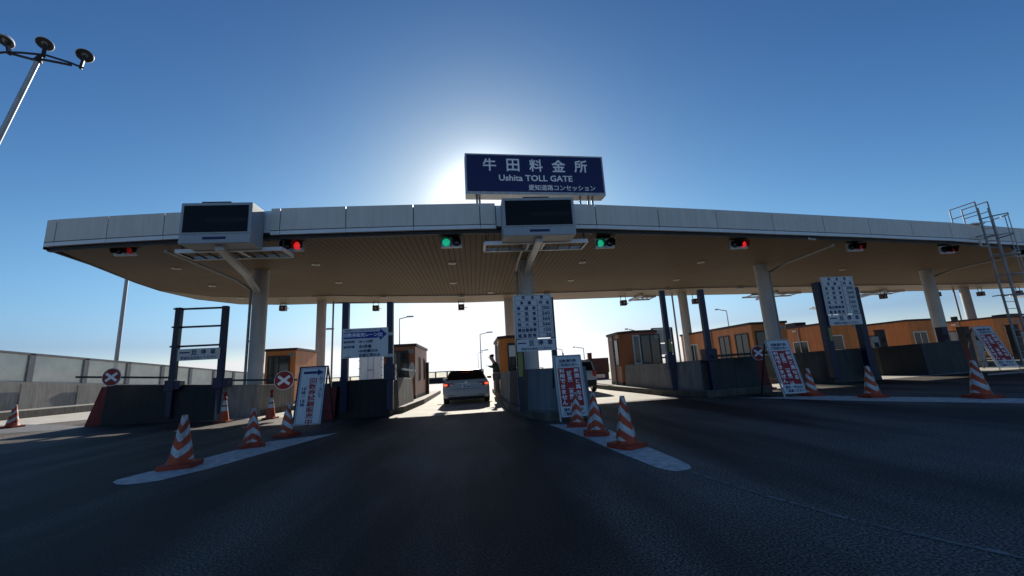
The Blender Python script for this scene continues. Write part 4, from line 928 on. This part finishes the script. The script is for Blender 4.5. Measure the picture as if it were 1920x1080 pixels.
b = MB(); b.box(-0.7, 0.85, 0.1, 0.2, 0, 0.55, 'dark'); b.box(-0.4, 0.5, 0.08, 0.1, 0.12, 0.42, 'paper'); b.build('skid', t)
# ------------------------------------------------------------------ mast lights and street lamps
Ym = 11.0
base = P(-28, 300, Ym); hub = P(70, 116, Ym)
t = thing('floodlight_mast', 'tall mast with three round floodlights on a forked bracket', 'floodlight', (base.x, Ym, 0))
o = Vector((base.x, Ym, 0))
b = MB(); b.tube((0, 0, 0), (0, 0, base.z - 0.3), 0.12, 'galv', 0.09, n=14)
a = Vector((0, 0, base.z - 0.3)); c = hub - o
b.tube(a, c, 0.065, 'steel', 0.055, n=14); b.build('mast', t)
b = MB(); e0, e1 = P(-45, 92, Ym) - o, P(153, 126, Ym) - o; m0, m1 = P(22, 103, Ym) - o, P(133, 122, Ym) - o
up1 = [P(-45, 103, Ym) - o, P(10, 98, Ym) - o, P(42, 99, Ym) - o, P(85, 103, Ym) - o, P(130, 117, Ym) - o, P(155, 127, Ym) - o]
lo1 = [P(22, 101, Ym) - o, P(60, 111, Ym) - o, P(82, 112, Ym) - o, P(108, 117, Ym) - o, P(133, 122, Ym) - o]
b.path(up1, 0.03, 'dark'); b.path(lo1, 0.035, 'dark'); b.tube(c, P(75, 105, Ym) - o, 0.10, 'dark', 0.05); b.build('bracket', t)
view = (Vector((0, 0, CH)) - hub).normalized()
for (px, py, yaw) in ((10, 77, -0.3), (84, 82, 0.0), (159, 104, 0.15)):
    q = P(px, py, Ym) - o; b = MB()
    dn = (Vector((0.25 + yaw, -0.55, -1.0))).normalized(); X = (-dn).to_track_quat('Z', 'Y').to_matrix().to_4x4(); X.translation = q
    b.lathe([(0.26, -0.02), (0.275, 0.0), (0.265, 0.03), (0.20, 0.14), (0.09, 0.22), (0.0, 0.24)], 'frame_white', X @ Matrix.Scale(0.7, 4), n=28, cap=False)
    h = b.build('floodlight', t)
    g = MB(); g.lathe([(0.255, -0.012), (0.18, 0.03), (0.09, 0.05), (0.08, 0.0), (0.0, 0.0)], 'lamp_face', X @ Matrix.Scale(0.7, 4), n=28, cap=False); g.lathe([(0.07, -0.004), (0.0, -0.006)], 'steel', X, n=16, cap=False); g.build('reflector', h)
    g = MB(); low = q + Vector((0.0, 0.0, -0.50)) ; g.bar(q - dn * 0.05, q + Vector((0.02 - yaw * 0.5, 0, -0.42)), 0.08, 0.06, 'dark'); g.build('yoke', h)
def street_lamp(label, px, ptop, D, side, Ltop=1.6, two=None, ph=None):
    top = P(px, ptop, D); t = thing('street_lamp', label, 'street lamp', (top.x, top.y, 0), 0, 'distant street lamps')
    b = MB(); b.tube((0, 0, 0), (0, 0, top.z), 0.10, 'galv', 0.06, n=8); b.build('pole', t)
    b = MB(); b.tube((0, 0, top.z), (side * Ltop, 0, top.z + 0.25), 0.07, 'galv', n=6); b.build('arm', t)
    b = MB(); b.box(side * Ltop - 0.15, side * Ltop + side * 0.7 + 0.15, -0.18, 0.18, top.z + 0.2, top.z + 0.38, 'galv'); b.build('lamp_head', t)
    if two:
        b = MB(); z = top.z * two; b.tube((0, 0, z), (side * 0.9, 0, z + 0.1), 0.06, 'galv', n=6); b.box(side * .7, side * 1.3, -.12, .12, z + .05, z + .2, 'galv'); b.build('lower_lamp', t)
street_lamp('slim street lamp rising behind the reddish booth', 749, 598, 62, 1, 1.2)
street_lamp('double street lamp above the roof of the white wagon', 900, 627, 70, 1, 1.3, 0.62)
street_lamp('faint street lamp just left of the double one', 896, 662, 170, 1, 1.3)
street_lamp('street lamp with arm toward the red A-frame, beside the fare table post', 1054, 656, 90, -1, 0.9)
street_lamp('street lamp seen above the white compact car', 1094, 653, 75, -1, 1.4)
street_lamp('street lamp above the long orange booth', 1362, 583, 60, -1, 1.2)
street_lamp('short lamp arm showing above the navy-window booth', 1190, 620, 60, -1, 0.9)
street_lamp('street lamp beside the rear tan column by the white A-frame', 603, 622, 50, 1, 0.5)
p = P(241, 500, 50); t = thing('lamp_pole', 'tall bare pole rising behind the roadside fence', 'pole', (p.x, 50, 0))
b = MB(); b.tube((0, 0, 0), (0, 0, 19.0), 0.22, 'galv', 0.16, n=12); b.build('shaft', t)
b = MB(); b.tube((0, 0, 19), (1.0, 0.3, 19.3), 0.08, 'galv'); b.box(0.9, 1.8, 0.1, 0.5, 19.25, 19.45, 'steel'); b.build('lamp_head', t)

# ------------------------------------------------------------------ vehicles
def interp(tab, y):
    if y <= tab[0][0]: return tab[0][1:]
    for a, c in zip(tab[:-1], tab[1:]):
        if a[0] <= y <= c[0]:
            k = (y - a[0]) / (c[0] - a[0]); k = k * k * (3 - 2 * k) * 0.4 + k * 0.6
            return tuple(p + (q - p) * k for p, q in zip(a[1:], c[1:]))
    return tab[-1][1:]
def car(label, loc, rz, tab, belt, L, wr, wheels, lit, taper=0.16, plate='20-46', group='white cars in the toll lanes'):
    """tab rows: y, zbottom, ztop, halfwidth; rear end at y=0"""
    t = thing('car', label, 'car', loc, rz, group)
    def ring(y):
        zb, zt, hw = interp(tab, y); zl = min(belt, zt - 0.03); pts = []
        H = zl - zb; q = zt - zl
        pts = [(0, zb), (hw * .8, zb), (hw * .95, zb + .06), (hw * .99, zb + H * .3), (hw, zb + H * .55), (hw * .985, zb + H * .82), (hw * .94, zl),
               (hw * (.94 - taper * min(1, q / .5) * .35), zl + q * .35), (hw * (.94 - taper * min(1, q / .5) * .75), zl + q * .75), (hw * (.94 - taper * min(1, q / .5)) * .94, zl + q * .93), (hw * .55, zl + q * .99), (0, zt)]
        return pts
    ys = sorted(set([0, .02, .05, .09, .13, .18, .25, .35, .45, .55, .65, .75, .9] + [1.1 + (L - 1.2) * i / 24 for i in range(25)] + [L - .05, L]))
    b = MB(); vs = []; K = 23
    for y in ys:
        r = ring(y); full = r + [(-x, z) for x, z in r[-2:0:-1]]
        vs += [(x, y, z) for x, z in full]
    K = len(ring(0)) * 2 - 2
    fs = [(k * K + i, k * K + (i + 1) % K, (k + 1) * K + (i + 1) % K, (k + 1) * K + i) for k in range(len(ys) - 1) for i in range(K)]
    b.add(vs, [f[::-1] for f in fs], 'carpaint', True); b.add(vs, [tuple(range(K)), tuple(range(len(vs) - 1, len(vs) - K - 1, -1))], 'carpaint')
    body = b.build('body', t)
    S = lambda y, i: Vector((ring(y)[i][0], y, ring(y)[i][1]))
    return t, S, ring
def patch(b, P4, mt, off):
    vs = [Vector(p) for p in P4]; n = (vs[1] - vs[0]).cross(vs[-1] - vs[0]).normalized() * off
    b.add([v + n for v in vs], [tuple(range(len(vs)))], mt)
def wheel(t, x, y, r, w=0.2):
    X = Matrix.Translation((x, y, r)) @ Matrix.Rotation(R_(90), 4, 'Y')
    b = MB(); b.lathe([(r * .62, -w / 2), (r * .93, -w / 2), (r, -w / 2 + .04), (r, w / 2 - .04), (r * .93, w / 2), (r * .62, w / 2)], 'tyre', X, n=24); wh = b.build('wheel', t)
    g = MB(); g.lathe([(r * .62, -w / 2 - .01), (r * .5, -w / 2 + .02), (r * .2, -w / 2 - .005)], 'rim', X, n=20); g.lathe([(r * .62, w / 2 + .01), (r * .5, w / 2 - .02), (r * .2, w / 2 + .005)], 'rim', X, n=20); g.build('rim', wh)
tabW = [(0, .36, .56, .74), (.04, .29, .66, .82), (.10, .25, .92, .86), (.16, .24, 1.0, .875), (.55, .23, 1.36, .88), (.72, .22, 1.45, .88), (1.3, .2, 1.485, .885), (2.6, .2, 1.47, .885), (2.9, .2, 1.40, .885), (3.6, .2, .98, .88), (4.35, .22, .82, .86), (4.6, .28, .62, .72)]
cx = G(875, 758)
t, S, ring = car('white wagon waiting in the lane, brake lights on', (cx.x, cx.y, 0), R_(0), tabW, 0.95, 4.6, .3, None, True, 0.27)
t.scale = (1.06, 1.0, 0.91)
b = MB(); P_ = []                                                   # rear window follows the hatch
for y, hw in ((.20, .72), (.32, .70), (.45, .665), (.58, .62), (.66, .58)):
    z = interp(tabW, y)[1]; P_.append((hw, y, z))
for (w0, y0, z0), (w1, y1, z1) in zip(P_[:-1], P_[1:]): b.add([(-w0, y0 - .015, z0 + .012), (w0, y0 - .015, z0 + .012), (w1, y1 - .015, z1 + .012), (-w1, y1 - .015, z1 + .012)], [(0, 1, 2, 3)], 'carglass', True)
b.build('rear_window', t)
for s in (-1, 1):
    b = MB()
    for y0, y1 in ((.75, 1.55), (1.62, 2.45)):
        q = []
        for y, i in ((y0, 7), (y1, 7), (y1, 9), (y0, 9)): v = S(y + (.12 if i == 9 else 0), i); q.append((s * (v.x + .008), v.y, v.z - (.02 if i == 9 else 0)))
        b.add(q if s > 0 else q[::-1], [(0, 1, 2, 3)], 'carglass')
    b.build('side_window', t)
    b = MB(); pts = [(.86, .74), (.86, .90), (.80, .935), (.47, .90), (.50, .80), (.66, .775), (.72, .735)]
    f = [(s * x, .055 if x < .8 else .10, z) for x, z in pts]; bk_ = [(s * x, .25, z) for x, z in pts]; n = len(pts)
    ff = tuple(range(n)) if s < 0 else tuple(range(n - 1, -1, -1))
    b.add(f + bk_, [ff] + [(i, (i + 1) % n, n + (i + 1) % n, n + i) for i in range(n)], 'tail'); tl = b.build('tail_light', t)
    b = MB(); b.lathe([(.05, 0), (.04, .02), (0, .025)], 'tail_lit', Matrix.Translation((s * .765, .075, .84)) @ Matrix.Rotation(R_(90), 4, 'X'), n=16, cap=False)
    b.box(s * .765 - .07, s * .765 + .07, .046, .07, .80, .885, 'tail_lit'); b.box(min(s * .50, s * .60), max(s * .50, s * .60), .045, .054, .80, .86, 'frame_white'); b.build('brake_lamp', tl)
    b = MB(); b.box(min(s * .42, s * .66), max(s * .42, s * .66), -.012, .06, .385, .405, 'dark'); b.build('reflector', t)
    b = MB(); v = S(3.05, 6); b.box(min(s * .88, s * 1.06), max(s * .88, s * 1.06), 2.98, 3.1, .98, 1.12, 'carpaint'); b.build('side_mirror', t, bevel=0.02)
    for y in (.85, 3.6): wheel(t, s * .78, y, .32)
b = MB(); b.box(-.165, .165, .035, .075, .685, .85, 'plate'); b.text('尾張小牧 330', 0, .815, .035, 'text_navy', .030); b.text('20-46', .02, .745, .075, 'text_navy', .030, bold=.03); b.build('number_plate', t)
b = MB(); b.box(-.34, .34, .05, .10, .865, .89, 'rim'); b.lathe([(.05, 0), (.05, .015)], 'rim', Matrix.Translation((0, .09, .93)) @ Matrix.Rotation(R_(90), 4, 'X'), n=18); b.build('garnish', t)
b = MB(); b.box(-.66, .66, .012, .5, .28, .34, 'dark'); b.box(-.72, .72, .04, .6, .2, .28, 'black'); b.build('lower_bumper', t, bevel=.01)
b = MB(); b.box(-.56, .56, .56, .80, 1.425, 1.452, 'carpaint'); b.box(-.16, .16, .545, .56, 1.43, 1.447, 'tail_lit'); b.build('roof_spoiler', t, bevel=.012)
b = MB(); b.box(-.55, .55, .03, .048, .655, .665, 'dark'); b.build('hatch_seam', t)
# compact car in the next lane
tabK = [(0, .36, .6, .66), (.04, .28, .9, .72), (.10, .26, 1.02, .735), (.24, .25, 1.5, .735), (.34, .24, 1.60, .735), (1.0, .22, 1.65, .74), (2.2, .22, 1.64, .74), (2.5, .22, 1.5, .74), (2.9, .24, 1.02, .73), (3.3, .26, .86, .70), (3.4, .3, .6, .6)]
tabK = [(y_, a_, b_ * .93, c_) for y_, a_, b_, c_ in tabK]
cx = Vector((5.3, 19.0, 0))
t, S, ring = car('white compact car in the next lane, half hidden behind the red A-frame', (4.9, 19.0, 0), 0, tabK, 1.0, 3.4, .27, None, True, 0.12)
b = MB(); b.add([(-.60, .07, .985), (.60, .07, .985), (.55, .225, 1.385), (-.55, .225, 1.385)], [(0, 1, 2, 3)], 'carglass'); b.build('rear_window', t)
for s in (-1, 1):
    b = MB(); q = [(s * .725, .45, 1.0), (s * .725, 2.3, 1.0), (s * .672, 2.1, 1.38), (s * .672, .5, 1.38)]; b.add(q if s > 0 else q[::-1], [(0, 1, 2, 3)], 'carglass'); b.build('side_window', t)
    b = MB(); b.box(min(s * .55, s * .70), max(s * .55, s * .70), -.005, .12, .72, 1.0, 'tail'); b.build('tail_light', t, bevel=.02)
    for y in (.5, 2.8): wheel(t, s * .66, y, .28, .17)
b = MB(); b.box(-.165, .165, -.02, .02, .68, .845, 'plate'); b.text('53-71', 0, .75, .075, 'text_navy', -.024, bold=.03); b.build('number_plate', t)
b = MB(); b.box(-.68, .68, -.03, .3, .28, .56, 'barrier_dark'); b.build('bumper', t, bevel=.03)
# box truck far off
tp = P(695, 693, 41)
t = thing('box_truck', 'white box truck far off below the coupon-lane sign', 'truck', (tp.x, 41, 0))
b = MB(); b.box(-1.08, 1.08, 0, 5.2, 0.95, 3.22, 'truck_white'); b.build('cargo_box', t, bevel=.03)
b = MB(); b.box(-1.06, -.02, -.03, 0.0, 1.0, 3.12, 'truck_white'); b.box(.02, 1.06, -.03, 0.0, 1.0, 3.12, 'truck_white'); dr = b.build('rear_door', t, bevel=.008)
b = MB()
for x in (-.25, .25): b.tube((x, -.05, 1.05), (x, -.05, 3.08), .02, 'galv', n=6)
b.tube((-.25, -.06, 1.9), (.25, -.06, 1.9), .03, 'dark', n=6)
for x in (-1.04, 1.04):
    for z in (1.3, 2.05, 2.8): b.box(x - .1, x + .1, -.045, -.03, z, z + .06, 'galv')
b.build('door_hardware', dr)
b = MB(); b.box(-1.1, 1.1, -.02, .02, 3.14, 3.26, 'dark'); b.build('header_frame', t)
b = MB(); b.box(-1.0, 1.0, .1, .2, .5, .72, 'galv'); b.box(-1.0, -.6, .05, .1, .74, .9, 'tail'); b.box(.6, 1.0, .05, .1, .74, .9, 'tail'); b.build('rear_bumper', t)
b = MB(); b.box(-.95, .95, 5.3, 6.9, .5, 2.4, 'truck_white'); b.build('cab', t, bevel=.08)
for x in (-.8, .8):
    for y in (1.2, 6.0): wheel(t, x, y, .42, .3)

# ------------------------------------------------------------------ the attendant
def skin(name, parent, verts, edges, rad, mt, sub=2):
    me = bpy.data.meshes.new(name); me.from_pydata(verts, edges, []); o = bpy.data.objects.new(name, me); col.objects.link(o); o.parent = parent
    me.materials.append(M[mt]); sm = o.modifiers.new("s", 'SKIN'); sm.use_smooth_shade = True
    for i, r in enumerate(rad): me.skin_vertices[0].data[i].radius = (r, r) if not isinstance(r, tuple) else r
    for i in range(len(verts)): me.skin_vertices[0].data[i].use_root = (i == 0)
    u = o.modifiers.new("u", 'SUBSURF'); u.levels = sub; u.render_levels = sub
    return o
pp = P(939, 690, 18.0)
t = thing('person', 'attendant in olive jacket and grey trousers leaning out beside the narrow booth', 'person', (0.93, 18.0, 0.2), R_(0))
V = [(0, 0, .86), (0, 0, 1.05), (-.03, 0, 1.28), (-.10, -.02, 1.40), (-.15, -.03, 1.47),            # pelvis..neck
     (-.02, -.17, 1.33), (-.18, -.24, 1.18), (-.36, -.22, 1.24), (-.02, .17, 1.33), (.03, .24, 1.10), (-.05, .24, .90),
     (0, -.09, .80), (.0, -.10, .46), (.02, -.10, .08), (-.12, -.10, .04), (0, .09, .80), (.03, .10, .46), (.05, .10, .08), (-.09, .10, .04),
     (-.18, -.03, 1.55), (-.21, -.03, 1.66)]
E_ = [(0, 1), (1, 2), (2, 3), (3, 4), (2, 5), (5, 6), (6, 7), (2, 8), (8, 9), (9, 10), (0, 11), (11, 12), (12, 13), (13, 14), (0, 15), (15, 16), (16, 17), (17, 18), (4, 19), (19, 20)]
Rd = [.15, .14, (.16, .12),   .085, .068, .065, .05, .04, .065, .05, .04, .09, .065, .05, .035, .09, .065, .05, .035, .10, .10]
body = skin('body', t, V, E_, Rd, 'skin')
skin('jacket', t, [V[0], V[1], V[2], (-.07, -.01, 1.37), V[5], V[6], (-.30, -.225, 1.22), V[8], V[9], (-.04, .24, .95)], [(0, 1), (1, 2), (2, 3), (2, 4), (4, 5), (5, 6), (2, 7), (7, 8), (8, 9)], [.18, .17, .19, .09, .085, .07, .06, .085, .07, .06], 'jacket')
skin('trousers', t, [V[0], V[11], V[12], (.015, -.10, .12), V[15], V[16], (.045, .10, .12)], [(0, 1), (1, 2), (2, 3), (0, 4), (4, 5), (5, 6)], [.165, .11, .085, .07, .11, .085, .07], 'trousers')
skin('hair', t, [(-.155, -.03, 1.585), (-.175, -.03, 1.67), (-.20, -.03, 1.735)], [(0, 1), (1, 2)], [.108, .118, .085], 'hair')
b = MB()
for s in (-1, 1):
    for k, (dy, L) in enumerate(((-.025, .07), (-.008, .08), (.009, .075), (.026, .06))):
        x, y, z = (-.38, -.22 + dy, 1.245) if s < 0 else (-.06, .24 + dy, .86); dv = Vector((-L, 0, -.01)) if s < 0 else Vector((-.01, 0, -L))
        b.tube((x, y, z), Vector((x, y, z)) + dv * .55, .009, 'skin', n=6); b.tube(Vector((x, y, z)) + dv * .55, Vector((x, y, z)) + dv + Vector((0, 0, -.015)), .008, 'skin', .006, n=6)
    x, y, z = (-.36, -.19, 1.25) if s < 0 else (-.05, .20, .88); b.tube((x, y, z), (x - .04, y + .03 * -s, z - .01), .010, 'skin', .007, n=6)
b.build('fingers', body)
b = MB()
for s in (-1, 1): b.box(-.30, -.285, -.03 + s * .03 - .012, -.03 + s * .03 + .012, 1.625, 1.637, 'hair')
b.tube((-.29, -.03, 1.62), (-.315, -.03, 1.59), .012, 'skin', .016, n=8); b.box(-.292, -.283, -.055, -.005, 1.555, 1.563, 'text_red'); b.build('face', body)
# ticket machine column beside the attendant
t = thing('ticket_machine', 'slim white machine column at the island edge by the attendant', 'machine', (P(929, 700, 20.5).x, 20.5, 0.2))
b = MB(); b.box(-.11, .11, -.15, .2, 0, 1.05, 'truck_white'); b.box(-.08, .08, -.158, -.15, .7, .95, 'dark'); b.build('cabinet', t, bevel=.02)
b = MB(); b.tube((-.05, 0, 1.05), (-.05, 0, 1.25), .03, 'dark'); b.lathe([(.07, 0), (.08, .05), (.05, .12), (0, .13)], 'dark', Matrix.Translation((-.05, 0, 1.22)), n=12); b.build('beacon', t)

# ------------------------------------------------------------------ small far clouds
def cloud(px, py, D, w, label):
    p = P(px, py, D); bm = bmesh.new(); rnd = random.Random(px)
    for k in range(9):
        r = w * rnd.uniform(.12, .24); m_ = Matrix.Translation((rnd.uniform(-w * .5, w * .5), rnd.uniform(-w * .2, w * .2), rnd.uniform(-.04, .12) * w)) @ Matrix.Diagonal((1.3, 1, .6, 1))
        bmesh.ops.create_icosphere(bm, subdivisions=3, radius=r, matrix=m_)
    for v in bm.verts: v.co += v.normal * w * .02 * math.sin(v.co.x * .9 + v.co.z * 1.7)
    me = bpy.data.meshes.new('cloud'); bm.to_mesh(me); bm.free(); me.materials.append(M['cloudmat'])
    for f in me.polygons: f.use_smooth = True
    o = bpy.data.objects.new('cloud', me); col.objects.link(o); o.location = p; tag(o, label, 'cloud', 'small clouds low in the sky')
cloud(1526, 579, 1500, 32, 'tiny white cloud beside the post of the farther fare table')
cloud(1908, 556, 1500, 42, 'tiny white cloud behind the caged ladder')
